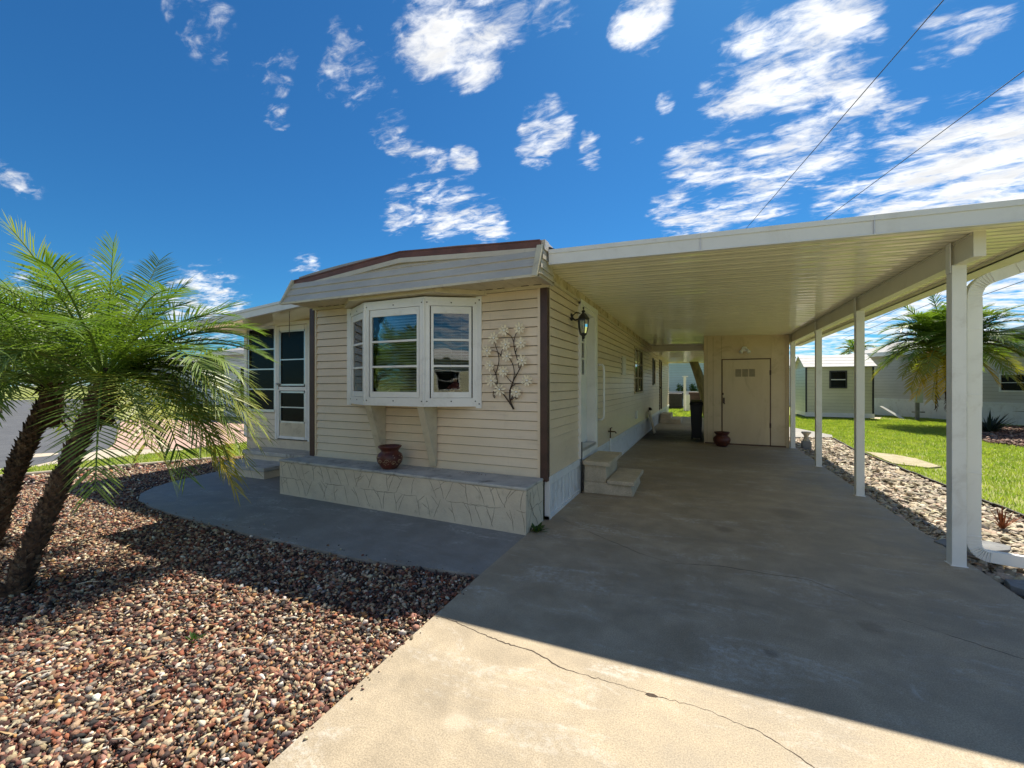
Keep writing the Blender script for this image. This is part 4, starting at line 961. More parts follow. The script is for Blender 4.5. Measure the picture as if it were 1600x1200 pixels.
# lower roof further back
zl = lambda x: 2.60-.01*(x+1.5)
mb = MB(); pans(mb, -1.56, 1.2, 14.72, 22.9, zl, .3); slab(mb, -1.56, 1.2, 14.70, 14.72, -.03, .18, f=zl); slab(mb, -1.56, 1.2, 22.9, 22.93, -.05, .1, f=zl)
mb.build('rear_ceiling', 'pan', cp)
mb = MB(); slab(mb, -1.56, 1.2, 14.72, 22.9, .035, .07, f=zl); mb.build('rear_roof', 'roofing', cp)
mb = MB(); slab(mb, 1.0, 1.1, 14.72, 22.9, -.15, -.01, f=zl); mb.build('rear_beam', 'post', cp)
for y in (18.6, 22.6): MB().box(1.01, 1.09, y, y+.08, -.01, zl(1)-.15).build('post', 'post', cp)

# ---------------- storage room ----------------
sr = thing('storage_room', 'tan plywood storage room at the back of the carport with a flush door', 'storage room', (.9, 11.83, 0))
SX0, SX1, SY, SD = .03, 1.86, 11.83, 14.65
FR = ((0, SY, 0), (1, 0, 0), (0, -1, 0))
top = lambda x: zc(x)-.012
mb = MB()
grooves = [SX0, .10, .25, .265+.12, .42]
segs = [(.03, .098), (.104, .236), (.242, .425)]
for a, b in segs+[(1.495, 1.86)]:
    mb.hexa([(a, SY, 0), (b, SY, 0), (b, SD, 0), (a, SD, 0), (a, SY, top(a)), (b, SY, top(b)), (b, SD, top(b)), (a, SD, top(a))])
mb.hexa([(.098, SY+.008, 0), (1.5, SY+.008, 0), (1.5, SD-.01, 0), (.098, SD-.01, 0), (.098, SY+.008, top(.098)), (1.5, SY+.008, top(1.5)), (1.5, SD-.01, top(1.5)), (.098, SD-.01, top(.098))])
mb.hexa([(.431, SY, 2.125), (1.489, SY, 2.125), (1.489, SY+.1, 2.125), (.431, SY+.1, 2.125), (.431, SY, top(.43)), (1.489, SY, top(1.49)), (1.489, SY+.1, top(1.49)), (.431, SY+.1, top(.43))])
mb.ob(FR, 1.795, 1.862, 0, top(1.86)-.002, 0, .018)
for x_ in (.098, .236, .425): mb.ob(FR, x_, x_+.006, 0, 2.70, -.009, -.004, 1)
mb.build('wall', 'plywood', sr)
d = MB(); d.ob(FR, .452, 1.468, .03, 2.095, -.03, .012); dr = d.build('door', 'plydoor', sr, bevel=.004)
d = MB()
d.ob(FR, .43, .452, .0, 2.12, -.005, .006); d.ob(FR, 1.468, 1.49, 0, 2.12, -.005, .006); d.ob(FR, .452, 1.468, 2.095, 2.12, -.005, .006); d.build('door_gap', 'brownbox', dr)
for k in range(3):
    v = MB(); x = .735+k*.148
    v.ob(FR, x, x+.128, 1.68, 1.865, .012, .015)
    for q in range(9): v.ob(FR, x+.008, x+.12, 1.69+q*.0195, 1.70+q*.0195, .015, .019)
    v.build('vent', 'access', dr)
h = MB(); h.ob(FR, .462, .50, 1.02, 1.16, .012, .03); h.tube([(.48, SY-.03, 1.05), (.48, SY-.06, 1.05), (.50, SY-.06, 1.0)], .012, 8); h.ob(FR, .452, .475, 1.23, 1.28, .012, .03); h.build('handle', 'brown', dr)
h = MB(); h.ob(FR, 1.46, 1.495, .45, .56, .012, .02); h.ob(FR, 1.46, 1.495, 1.72, 1.83, .012, .02); h.build('hinge', 'brown', dr)
h = MB(); h.ob(FR, .05, 1.86, .0, .03, .0, .006); h.build('sill', 'brownbox', sr)

# house side, small wedge of black roof edge over the carport
mb = MB(); mb.face([(-1.53, 4.22, 2.97), (-1.30, 4.30, 2.87), (-1.30, 7, 2.87), (-1.53, 7, 2.97)]); mb.face([(-1.53, 4.22, 2.95), (-1.30, 4.30, 2.85), (-1.30, 4.30, 2.87), (-1.53, 4.22, 2.97)])
mb.build('roof_flashing', 'black', house)

# ---------------- things on and around the house ----------------
# wall lantern
ln = thing('wall_lantern', 'black carriage lantern with clear glass beside the white side door', 'lantern', (XW, 5.36, 2.2))
MB().tube([(XW, 5.36, 2.37), (XW+.025, 5.36, 2.37)], [.052, .045], 16).tube([(XW, 5.36, 2.37), (XW+.03, 5.36, 2.37)], .02, 10).build('backplate', 'black', ln, smooth=False)
LX, LY = XW+.17, 5.36
MB().tube([(XW+.02, LY, 2.36), (XW+.06, LY, 2.33), (XW+.10, LY, 2.335), (XW+.14, LY, 2.38), (LX, LY, 2.42)], .012, 10).tube([(XW+.03, LY, 2.39), (XW+.08, LY, 2.43), (XW+.13, LY, 2.41)], .007, 8).build('arm', 'black', ln, smooth=True)
b = MB()
b.lathe([(.001, .475), (.010, .47), (.014, .455), (.006, .44), (.018, .425), (.026, .41), (.012, .395), (.03, .385), (.052, .36), (.075, .325), (.082, .312), (.070, .31)], (LX, LY, 2.02), 6)
b.lathe([(.068, .312), (.070, .305), (.066, .30)], (LX, LY, 2.02), 6)
b.lathe([(.040, .135), (.046, .128), (.046, .118), (.03, .105), (.018, .085), (.022, .07), (.001, .055)], (LX, LY, 2.02), 6)
for k in range(6):
    a = math.pi*k/3; b.tube([(LX+.068*math.cos(a), LY+.068*math.sin(a), 2.325), (LX+.062*math.cos(a), LY+.062*math.sin(a), 2.23), (LX+.044*math.cos(a), LY+.044*math.sin(a), 2.15)], .0055, 6)
b.build('cage', 'black', ln)
MB().lathe([(.064, .305), (.058, .21), (.041, .13)], (LX, LY, 2.02), 6).build('glass', 'lampglass', ln)
MB().tube([(LX, LY, 2.14), (LX, LY, 2.20)], .014, 10).ball((LX, LY, 2.225), .014, .014, .026, 8).build('bulb', 'white', ln, smooth=True)

# metal flower wall art
fa = thing('wall_art', 'metal flower spray with bronze stems and cream petals hung right of the bay window', 'wall art', (-1.96, 4.40, 1.2))
FL = [(-2.055,2.107),(-1.866,2.121),(-2.187,2.027),(-2.035,1.947),(-1.847,1.958),(-2.271,1.882),(-2.019,1.813),(-1.833,1.76),(-2.235,1.713),(-2.065,1.643),(-2.218,1.537),(-1.775,1.539),(-2.112,1.436),(-1.905,1.41)]
YA = 4.372
def bez(P, n=14):
    P = [Vector(p) for p in P]
    while len(P) > 0:
        out = []
        for k in range(n+1):
            t_ = k/n; Q = P[:]
            while len(Q) > 1: Q = [a*(1-t_)+b*t_ for a, b in zip(Q, Q[1:])]
            out.append(Q[0])
        return out
b = MB()
def st_(pts, r0, r1):
    q = bez([(x, YA+.008, z) for x, z in pts]); b.tube(q, [r0+(r1-r0)*k/(len(q)-1) for k in range(len(q))], 8)
st_([(-1.945,1.215),(-1.99,1.29),(-2.06,1.36),(-2.112,1.436)], .010, .006)
st_([(-1.945,1.215),(-2.02,1.33),(-2.02,1.42),(-1.96,1.58),(-1.87,1.62),(-1.833,1.76)], .011, .005)
st_([(-2.0,1.40),(-1.93,1.55),(-1.90,1.68),(-1.98,1.78),(-2.019,1.813)], .007, .004)
st_([(-1.88,1.68),(-1.87,1.8),(-2.02,1.93),(-1.93,2.08),(-1.866,2.121)], .007, .004)
st_([(-1.95,1.98),(-1.97,2.07),(-2.02,2.05),(-2.055,2.107)], .005, .003)
st_([(-1.92,1.86),(-1.90,1.93),(-1.847,1.958)], .005, .003)
st_([(-2.112,1.436),(-2.2,1.52),(-2.1,1.60),(-2.2,1.65),(-2.235,1.713)], .007, .004)
st_([(-2.18,1.60),(-2.13,1.72),(-2.12,1.78),(-2.10,1.84),(-2.20,1.93),(-2.187,2.027)], .006, .004)
st_([(-2.10,1.82),(-2.16,1.90),(-2.22,1.88),(-2.271,1.882)], .005, .003)
st_([(-2.10,1.82),(-2.11,1.92),(-2.04,1.90),(-2.035,1.947)], .005, .003)
st_([(-2.15,1.50),(-2.2,1.50),(-2.218,1.537)], .005, .003); st_([(-1.97,1.52),(-2.04,1.58),(-2.065,1.643)], .005, .003)
st_([(-2.0,1.42),(-1.93,1.56),(-1.88,1.46),(-1.775,1.539)], .006, .003); st_([(-1.985,1.33),(-1.95,1.30),(-1.93,1.38),(-1.905,1.41)], .006, .003)
st_([(-2.09,1.42),(-2.18,1.50),(-2.24,1.42),(-2.22,1.30),(-2.15,1.33),(-2.19,1.37)], .006, .004); st_([(-1.985,1.30),(-1.96,1.42),(-1.86,1.40),(-1.88,1.30),(-1.94,1.32),(-1.92,1.355)], .006, .004)
b.build('stem', 'stem', fa, smooth=True)
fr_ = random.Random(9)
for x, z in FL:
    p = MB(); n = 8; a0 = fr_.uniform(0, 1); R0 = .076*fr_.uniform(.88, 1.08)
    for k in range(n):
        a = a0+2*math.pi*k/n; c, s = math.cos(a), math.sin(a); rr = R0*fr_.uniform(.9, 1.05)
        def Q(rad, off, d): return (x+c*rad-s*off, YA-.012-d, z+s*rad+c*off)
        p.face([Q(.010, 0, 0), Q(rr*.45, -.0115, .004), Q(rr*.8, -.0135, .010), Q(rr, 0, .012), Q(rr*.72, 0, .001)])
        p.face([Q(.010, 0, 0), Q(rr*.72, 0, .001), Q(rr, 0, .012), Q(rr*.8, .0135, .010), Q(rr*.45, .0115, .004)])
    fo = p.build('flower', 'petal', fa)
    MB().ball((x, YA-.018, z), .012, .009, .012, 8).build('bead', 'bead', fo, smooth=True)

# terracotta pots
def pot(name, label, c, s, motif=True, grp='dark red clay pots'):
    t_ = thing(name, label, 'pot', c, grp)
    pr = [(.001,.0),(.092,.0),(.105,.012),(.118,.03),(.152,.075),(.170,.125),(.172,.155),(.160,.19),(.135,.215),(.116,.232),(.114,.243),(.128,.262),(.150,.288),(.156,.296),(.156,.306),(.148,.310),(.138,.306),(.122,.28),(.105,.25),(.105,.2),(.12,.15),(.001,.15)]
    body = MB().lathe([(r_*s, z*s) for r_, z in pr], c, 40)
    MB().lathe([(.001, .235*s), (.108*s, .232*s)], c, 24).build('soil', 'dark', t_)
    if motif:
        q = body; mr = random.Random(4)
        def on(a, z):    # point on the belly
            r_ = 0
            for (r0, z0), (r1, z1) in zip(pr[1:9], pr[2:10]):
                if z0 <= z <= z1: r_ = r0+(r1-r0)*(z-z0)/(z1-z0)
            return Vector((c[0]+math.cos(a)*(r_*s+.0015), c[1]+math.sin(a)*(r_*s+.0015), c[2]+z*s))
        for k in range(11):
            a0 = 2*math.pi*k/11; zc_ = mr.uniform(.09, .16); pts = []
            for j in range(14): th = j*.55; rr = .032*(1-j/16); pts.append(on(a0+rr*math.cos(th)/.16, zc_+rr*math.sin(th)))
            q.tube(pts, .0028, 5, 1)
            for j in range(5):
                a1, z1 = a0+mr.uniform(-.28, .28), mr.uniform(.05, .19)
                q.tube([on(a1, z1), on(a1+.05, z1+.012), on(a1+.10, z1+.008)], [.002, .0045, .001], 5, 1)
    body.build('body', ['terra', 'potpaint'], t_, smooth=True)
    return t_
pot('clay_pot', 'dark red glazed clay pot with pale scroll motif on top of the planter box', (-3.50, 4.14, .467), .9)
pot('clay_pot', 'dark clay pot on the carport floor in front of the tan storage door', (.42, 11.42, 0), 1.12, False)

# figurine behind the right bay pane
fg = MB(); fx, fy, fz = -2.72, 4.395, 1.385
fg.lathe([(.001, 0), (.075, 0), (.082, .03), (.072, .07), (.05, .11), (.03, .135), (.018, .145)], (fx, fy, fz), 18, 0)
fg.tube([(fx-.04, fy, fz+.115), (fx-.075, fy-.03, fz+.07), (fx-.03, fy-.06, fz+.055)], [.018, .02, .014], 10, 0)
fg.tube([(fx+.04, fy, fz+.115), (fx+.075, fy-.03, fz+.07), (fx+.03, fy-.06, fz+.055)], [.018, .02, .014], 10, 0)
fg.ball((fx, fy-.005, fz+.165), .026, .026, .03, 8, 1)
fg.lathe([(.001, .25), (.02, .245), (.03, .215), (.034, .195), (.062, .186), (.064, .180), (.03, .178), (.001, .178)], (fx, fy, fz), 20, 2)
fg.tube([(fx-.03, fy-.065, fz+.02), (fx+.03, fy-.065, fz+.02)], .02, 8, 1)
M['redcloth'] = surf('red cloth', (.16, .03, .025), None, 4, .8); M['clayskin'] = surf('painted tan ceramic', (.5, .3, .2), None, 4, .6)
single(fg, 'figurine', ['redcloth', 'clayskin', 'black'], 'small seated figurine in red with a black hat inside the bay window', 'figurine', smooth=False)
# dark rounded cushion-like object beside it
single(MB().ball((-2.50, 4.46, 1.38), .08, .05, .10, 10), 'cushion', 'black', 'dark rounded cushion beside the red figurine inside the window', 'cushion', smooth=True)

# twin floodlight above the storage door
fl = thing('flood_light', 'small white two headed spot light above the tan storage door', 'light fixture', (.93, SY, 2.34))
MB().tube([(.93, SY, 2.36), (.93, SY-.03, 2.36)], [.065, .055], 18).build('base', 'white', fl)
for dx in (-1, 1):
    MB().tube([(.93+dx*.02, SY-.03, 2.36), (.93+dx*.045, SY-.06, 2.35), (.93+dx*.06, SY-.09, 2.325), (.93+dx*.085, SY-.14, 2.27)], [.012, .018, .03, .046], 14).build('lamp_head', 'white', fl, smooth=True)

# wheeled bin
bn = thing('wheelie_bin', 'tall dark blue wheeled rubbish bin beside the storage room', 'bin', (-.27, 12.35, 0))
bb = MB().hexa([(-.26, 12.0, .10), (-.03, 12.0, .10), (-.03, 12.50, .10), (-.26, 12.50, .10), (-.30, 11.93, .98), (.0, 11.93, .98), (.0, 12.58, .98), (-.30, 12.58, .98)])
bb.box(-.315, .012, 11.91, 12.60, .955, .985); bb.build('body', 'bin', bn, bevel=.012)
MB().hexa([(-.32, 11.895, .985), (.016, 11.895, .985), (.016, 12.62, .985), (-.32, 12.62, .985), (-.29, 11.95, 1.05), (-.03, 11.95, 1.05), (-.03, 12.56, 1.08), (-.29, 12.56, 1.08)]).build('lid', 'bin', bn, bevel=.012)
for x in (-.26, -.04): MB().tube([(x-.02, 12.52, .11), (x+.02, 12.52, .11)], .11, 20).build('wheel', 'black', bn)
MB().tube([(-.27, 12.63, 1.0), (-.27, 12.67, 1.02), (-.05, 12.67, 1.02), (-.05, 12.63, 1.0)], .014, 8).build('handle', 'bin', bn, smooth=True)

# leaning board at the far end of the skirting
single(MB().hexa([(-1.36, 13.5, 0), (-1.33, 13.5, 0), (-1.33, 13.9, 0), (-1.36, 13.9, 0), (-1.535, 13.52, .68), (-1.505, 13.52, .68), (-1.505, 13.92, .68), (-1.535, 13.92, .68)]), 'leaning_board', 'cream',
       'narrow white board leaning against the skirting at the back of the carport', 'board')

# small garden pedestal past the last post
pd_ = thing('garden_pedestal', 'small weathered stone pedestal standing on a dark block near the last carport post', 'pedestal', (2.22, 11.95, 0))
MB().box(2.13, 2.31, 11.85, 12.03, -.05, .16).build('base', 'slate', pd_, bevel=.01)
MB().lathe([(.001, .16), (.075, .16), (.072, .19), (.05, .21), (.042, .25), (.055, .30), (.085, .335), (.10, .35), (.10, .375), (.001, .375)], (2.22, 11.95, 0), 8).build('column', 'steps', pd_)
# flagstones in the river rock bed
for k, (x, y, a, b, ro) in enumerate([(2.28, 5.35, .30, .17, .3), (2.40, 4.35, .36, .20, -.25), (2.22, 3.75, .20, .13, .2), (3.0, 4.1, .22, .16, .8), (2.75, 3.45, .3, .2, .1)]):
    pr = random.Random(k); pts = []
    for j in range(9):
        t_ = 2*math.pi*j/9; rr = pr.uniform(.82, 1.12); px_, py_ = a*rr*math.cos(t_), b*rr*math.sin(t_); pts.append((x+px_*math.cos(ro)-py_*math.sin(ro), y+px_*math.sin(ro)+py_*math.cos(ro)))
    single(MB().prism(pts, -.04, .012+.004*k), 'flagstone', 'slate', ['grey flagstone among the river rocks just behind the nearest post', 'large grey flagstone under the downspout elbow', 'small grey flagstone at the driveway edge in front of the nearest post', 'grey flagstone out among the pale rocks by the end of the downspout', 'grey flagstone in the rocks at the right picture edge'][k], 'flagstone', 'flagstones among the river rocks', bevel=.006)
# worn stepping slab in the lawn
pts = [(3.26, 11.9), (3.05, 11.2), (3.30, 10.4), (3.72, 10.1), (4.0, 10.35), (3.96, 11.2), (3.75, 11.75)]
struct(MB().prism([(x if x > 3.32 else 3.32, y) for x, y in pts], -.05, -.012), 'stepping_path', surf('worn pale path', (.42, .36, .25), (.30, .27, .16), 5, .9, .5, 30, speck=.3))
# weeds at the planter corner
def sprig(name, c, n, L, wd, mat, label, cat, droop=.5, up=.6, seed=1, smooth=True, group=None, taper=True):
    r = random.Random(seed); V = []; Fc = []
    for k in range(n):
        a = r.uniform(0, 6.283); l = L*r.uniform(.6, 1.1); e = r.uniform(up*.5, up*1.4); w_ = wd*r.uniform(.7, 1.2)
        d = Vector((math.cos(a), math.sin(a), 0)); s_ = Vector((-d.y, d.x, 0)); p = Vector(c)+d*r.uniform(0, .02)
        b0 = len(V); segs = 5
        for j in range(segs+1):
            t_ = j/segs; q = p+d*l*math.cos(e)*t_+Vector((0, 0, l*(math.sin(e)*t_-droop*t_*t_*.6))); ww = w_*(1-t_**2*.98) if taper else w_*math.sin(math.pi*min(.98, t_*.9+.08))
            V += [q-s_*ww/2, q+Vector((0, 0, -ww*.12)), q+s_*ww/2]
        for j in range(segs):
            for h_ in (0, 1): Fc.append((b0+3*j+h_, b0+3*j+h_+1, b0+3*j+h_+4, b0+3*j+h_+3))
    o = npmesh(name, np.array([tuple(v-Vector(c)) for v in V]), np.array(Fc), mat); o.location = c
    return tag(o, label, cat, group)
sprig('weed', (-1.54, 4.05, -.01), 34, .14, .028, 'weed', 'small green weed growing at the foot of the planter corner', 'weed', .5, 1.0, 2, taper=False)
sprig('weed', (-2.75, 1.52, -.02), 18, .07, .012, 'weed', 'tiny green weed in the gravel near the sunny driveway edge', 'weed', .4, 1.1, 12, taper=False)
sprig('weed', (-3.15, .78, -.02), 16, .06, .012, 'weed', 'tiny green weed in the gravel at the bottom left of the picture', 'weed', .4, 1.1, 13, taper=False)
sprig('dry_plant', (2.88, 6.2, -.02), 46, .26, .016, 'dry', 'dried reddish brown plant among the pale river rocks', 'plant', .2, 1.3, 3)
sprig('spiky_plant', (8.15, 18.2, -.03), 46, .85, .09, 'leafdark', 'dark spiky bromeliad clump on the mulch beyond the lawn', 'plant', .15, .9, 4)
sprig('leafy_plant', (9.3, 18.0, .62), 26, .62, .10, 'leafdark', 'dark leafy plant on a thin stem at the right picture edge', 'plant', .35, .35, 6, taper=False)
MB().tube([(9.3, 18.0, -.05), (9.28, 18.0, .65)], .03, 8).build('trunk', 'treebark', bpy.data.objects['leafy_plant'], recenter=False).matrix_parent_inverse = Matrix.Translation(-Vector((9.3, 18.0, .62)))
sprig('red_plant', (9.05, 17.2, -.02), 24, .5, .07, surf('red cordyline leaves', (.20, .03, .05), (.12, .02, .03), 5, .5), 'red leaved cordyline clump low on the mulch at the right picture edge', 'plant', .2, 1.1, 8)

# ---------------- palms ----------------
def frond(parent, p0, p2, rise, nl, LL, wd, seed, mat='palm', yellow=0.0, segs=3, droopl=.16, jit=.55):
    r = random.Random(seed); p0, p2 = Vector(p0), Vector(p2)
    chord = p2-p0; mid = p0+chord*.45+Vector((0, 0, rise)); hor = Vector((chord.x, chord.y, 0))
    mid += hor*.12
    pts = []; N = 22
    for k in range(N+1): t_ = k/N; pts.append(p0*(1-t_)**2+mid*2*t_*(1-t_)+p2*t_*t_)
    V = []; F4 = []; fac = []
    def add(vs, f):
        i = len(V); V.extend(vs); fac.extend(f); return i
    # rachis: triangular rod
    L = sum((b-a).length for a, b in zip(pts, pts[1:])); rr0 = wd*1.15
    side_prev = None; frames = []
    for k in range(N+1):
        d = (pts[min(k+1, N)]-pts[max(k-1, 0)]).normalized()
        s_ = d.cross(Vector((0, 0, 1)))
        if s_.length < .2: s_ = side_prev or Vector((1, 0, 0))
        s_.normalize()
        if side_prev is not None and s_.dot(side_prev) < 0: s_ = -s_
        s_ = (s_+(side_prev or s_)).normalized(); side_prev = s_
        frames.append((pts[k], d, s_, s_.cross(d).normalized()))
    for k in range(N+1):
        p, d, s_, u = frames[k]; rr = rr0*(1-.82*k/N)
        add([p+s_*rr, p+u*rr*.8, p-s_*rr, p-u*rr*.8], [yellow*.4]*4)
    for k in range(N):
        for j in range(4): q = (j+1) % 4; F4.append((4*k+j, 4*k+q, 4*k+4+q, 4*k+4+j))
    tw = r.uniform(-.25, .25)
    for k in range(nl):
        t_ = min(.999, .13+.87*(k+.5+r.uniform(-.38, .38))/nl); x = t_*N; i = min(N-1, int(x)); fr = x-i
        p = frames[i][0].lerp(frames[i+1][0], fr); d = frames[i][1]; s_ = frames[i][2]; u = frames[i][3]
        prof = (math.sin(math.pi*min(1, (.10+.86*t_)))**.55) if t_ < .97 else .5
        sweep = .28+.72*t_**2                       # leaflets lean further forward towards the tip
        for sg in (-1, 1):
            l = LL*prof*r.uniform(.86, 1.08); lift = .16+r.uniform(-.16, .16)*jit
            dr = (s_*sg*math.cos(sweep)+d*math.sin(sweep)+u*lift).normalized()
            dr = (dr+Vector((r.gauss(0, .035), r.gauss(0, .035), r.gauss(0, .035)))*jit).normalized()
            wv = dr.cross(u).normalized(); w_ = wd*r.uniform(.8, 1.1)
            wv = (wv+u*r.uniform(-.35, .35)).normalized()
            vs = []; fs = []
            yl = min(1, max(0, yellow*(.25+1.2*t_)+r.uniform(-.1, .1)*(yellow > 0)))
            for j in range(segs+1):
                q = j/segs; ww = w_*(.55+.9*q if q < .4 else 1.0*(1-((q-.4)/.6)**1.6)+.03)
                pos = p+dr*l*q+Vector((0, 0, -1))*l*droopl*q*q*r.uniform(.8, 1.2)
                vs += [pos-wv*ww/2, pos+wv*ww/2]; fs += [yl+.12*(q > .8)]*2
            b0 = add(vs, fs)
            for j in range(segs): F4.append((b0+2*j, b0+2*j+1, b0+2*j+3, b0+2*j+2))
    o = npmesh('frond', np.array([tuple(v) for v in V]), np.array(F4), mat, parent=parent, fac=np.clip(np.array(fac), 0, 1))
    return o
def palm_trunk(parent, path, r0, r1, seed, studs=230, mat='bark'):
    r = random.Random(seed); P = bez(path, 26); b = MB()
    rs = [(r0+(r1-r0)*k/26)*(1+.08*math.sin(k*1.9)) for k in range(27)]; rs[0] *= 1.2; rs[1] *= 1.12
    b.tube(P, rs, 18)
    for k in range(studs):
        t_ = (k+.5)/studs*26; i = int(t_); p = P[i].lerp(P[min(26, i+1)], t_-i); d = (P[min(26, i+1)]-P[max(0, i-1)]).normalized()
        a = k*2.399; e1 = d.orthogonal().normalized(); e1 = (Vector((1, 0, 0))-d*d.x).normalized(); e2 = d.cross(e1)
        o_ = e1*math.cos(a)+e2*math.sin(a); rr = rs[i]*.93; tl = o_.cross(d).normalized(); h_ = r.uniform(.016, .040); w_ = r.uniform(.018, .030)
        base = p+o_*rr; tip = base+o_*h_+d*r.uniform(.015, .05)
        b.face([base-tl*w_-d*.018, base+tl*w_-d*.018, tip+tl*w_*.35, tip-tl*w_*.35]); b.face([base+tl*w_+d*.012, base-tl*w_+d*.012, tip-tl*w_*.35, tip+tl*w_*.35])
        b.face([base-tl*w_-d*.018, tip-tl*w_*.35, base-tl*w_+d*.012]); b.face([base+tl*w_-d*.018, base+tl*w_+d*.012, tip+tl*w_*.35])
    return b.build('trunk', mat, parent)
def palm(name, label, group, base, path, crown, tips, nrand, LF, LL, wd, nl, seed, rad=(.13, .085), mat='palm', studs=230, stubs=26):
    r = random.Random(seed); t_ = thing(name, label, 'palm tree', base, group)
    palm_trunk(t_, path, rad[0], rad[1], seed, studs)
    c = Vector(crown)
    for k, tp in enumerate(tips):
        yl = tp[4] if len(tp) > 4 else 0.0
        frond(t_, c+(Vector(tp[:3])-c).normalized()*.06, tp[:3], tp[3], nl, LL, wd, seed*100+k, mat, yl)
    for k in range(nrand):
        a = k*2.399+seed; q = (k+.5)/nrand; e = 1.35-q*1.85; l = LF*r.uniform(.85, 1.08)
        hor = l*math.cos(e*.78)*r.uniform(.85, 1); z = l*math.sin(e)*.8-.12*l
        tip = c+Vector((math.cos(a)*hor, math.sin(a)*hor, z))
        frond(t_, c+Vector((math.cos(a)*.05, math.sin(a)*.05, .02-.14*q)), tip, l*(.30+.12*q)*r.uniform(.9, 1.25), nl, LL*r.uniform(.85, 1.05), wd, seed*100+50+k, mat, (r.uniform(.0, .25) if q > .85 else 0), jit=.7)
    # fibrous boot at the top of the trunk
    b = MB(); P = bez(path, 26); p = P[-1]
    b.lathe([(rad[1]*.9, -.42), (rad[1]*1.3, -.25), (rad[1]*1.5, -.10), (rad[1]*1.2, .02), (.02, .08)], tuple(c-Vector((0, 0, .02))), 16)
    for k in range(stubs):
        a = k*2.399; d = Vector((math.cos(a), math.sin(a), -.9-r.uniform(0, .9))).normalized(); s0 = c+Vector((math.cos(a), math.sin(a), 0))*rad[1]*1.2-Vector((0, 0, r.uniform(.0, .38)))
        e_ = s0+d*r.uniform(.06, .16); b.tube([s0, e_], [.014, .004], 5)
    b.build('boot', 'fibre', t_)
    return t_
TA = [(-3.78,1.48,.77,.42),(-3.91,2.52,.53,.62,.55),(-3.93,2.73,1.42,.50,.10),(-3.85,2.62,2.02,.30),(-3.69,2.51,1.16,.62,.12),(-4.29,2.79,2.30,.25),(-4.44,2.39,2.43,.22),
      (-4.55,1.9,2.70,.10),(-4.76,1.37,2.68,.28,.15),(-4.92,1.25,2.27,.35),(-4.49,1.12,1.45,.5),(-3.95,2.75,1.9,.45),(-4.1,2.6,2.15,.38),
      (-5.13,2.52,2.78,.15),(-3.42,1.95,1.62,.42),(-3.66,1.95,1.95,.34),(-4.49,2.30,.62,.30),(-3.90,2.1,.75,.6),(-3.75,2.75,.95,.65,.1),(-4.1,2.9,1.8,.45),(-3.97,2.43,.72,.6,.2),(-3.82,2.68,.92,.66,.1),(-3.86,2.2,.96,.55),(-3.93,2.85,1.75,.42),(-3.73,2.28,1.38,.55),(-3.93,2.5,.6,.64,.5),(-3.85,2.6,.75,.68,.15),(-4.02,2.62,.62,.6,.25),(-3.78,2.45,1.0,.64),(-3.9,2.78,1.15,.6),(-4.0,2.5,.85,.66)]
palm('palm_tree', 'right hand pygmy date palm with a leaning dark trunk and drooping yellow tipped frond', 'pygmy date palms in the gravel bed', (-4.58, 1.34, -.04),
     [(-4.57, 1.33, -.06), (-4.60, 1.45, .35), (-4.72, 1.72, .95), (-4.75, 1.90, 1.45)], (-4.74, 1.92, 1.58), TA, 19, 1.28, .38, .0135, 46, 3, rad=(.064, .050), studs=360)
TB = [(-5.43,1.35,2.2,.35),(-5.99,1.92,2.74,.15),(-6.24,2.24,2.80,.2),(-5.73,1.2,1.93,.45),(-5.60,1.35,.95,.5),(-4.98,1.90,1.27,.5),(-5.5,2.4,2.3,.3),(-6.47,1.48,2.58,.25),
      (-6.94,1.93,2.6,.35),(-6.3,1.2,1.2,.5),(-6.03,2.7,1.4,.5),(-5.1,2.2,2.45,.25)]
palm('palm_tree', 'thicker left hand pygmy date palm cut by the left picture edge', 'pygmy date palms in the gravel bed', (-6.02, 1.62, -.04),
     [(-6.02, 1.60, -.06), (-6.03, 1.68, .4), (-5.92, 1.80, .9), (-5.80, 1.92, 1.35)], (-5.78, 1.94, 1.52), TB, 21, 1.28, .37, .0135, 46, 5, rad=(.072, .058), studs=330)
# big palm beyond the lawn
TR = [(6.3,20,3.6,.7,.0),(6.1,19.6,2.2,.9,.1),(6.6,19.2,1.3,.9,.3),(7.1,19,1.0,.9,.5),(6.5,20.2,4.6,.5),(9.8,19.6,4.1,.7),(10.3,19.8,2.9,.9),(10,19.4,1.9,.9,.2),(9.3,19,1.3,.9,.3),(7.4,20,5.0,.3),(8.6,20,4.9,.3),
      (6.9,19.6,1.1,.7,.9),(8.9,19.4,1.5,.6,.8),(7.3,18.6,1.3,.9,.6),(6.3,19.9,3.0,.8,.0)]
pr_ = palm('palm_tree', 'broad date palm with orange dead fronds growing beyond the lawn behind the nearest post', None, (8.24, 20.2, -.04),
     [(8.35, 20.3, -.06), (8.3, 20.25, .7), (8.0, 20.1, 1.4), (7.95, 20.05, 2.3)], (7.93, 20.0, 2.75), TR, 62, 2.2, .64, .037, 46, 8, rad=(.20, .15), mat='palm_far', studs=120, stubs=20)
b = MB()
for k in range(44):
    a, e = rnd.uniform(0, 6.28), rnd.uniform(0, 1); c = Vector((7.25, 19.5, 2.62)); q = c+Vector((math.cos(a)*.10*e, math.sin(a)*.10*e, 0)); b.tube([q+Vector((.35, .2, .15)), q, q-Vector((.05*math.cos(a), 0, rnd.uniform(.3, .62)))], [.012, .012, .004], 5)
b.build('flower_stalk', surf('orange palm fruit stalks', (.62, .30, .02), (.48, .20, .02), 8, .7), pr_)
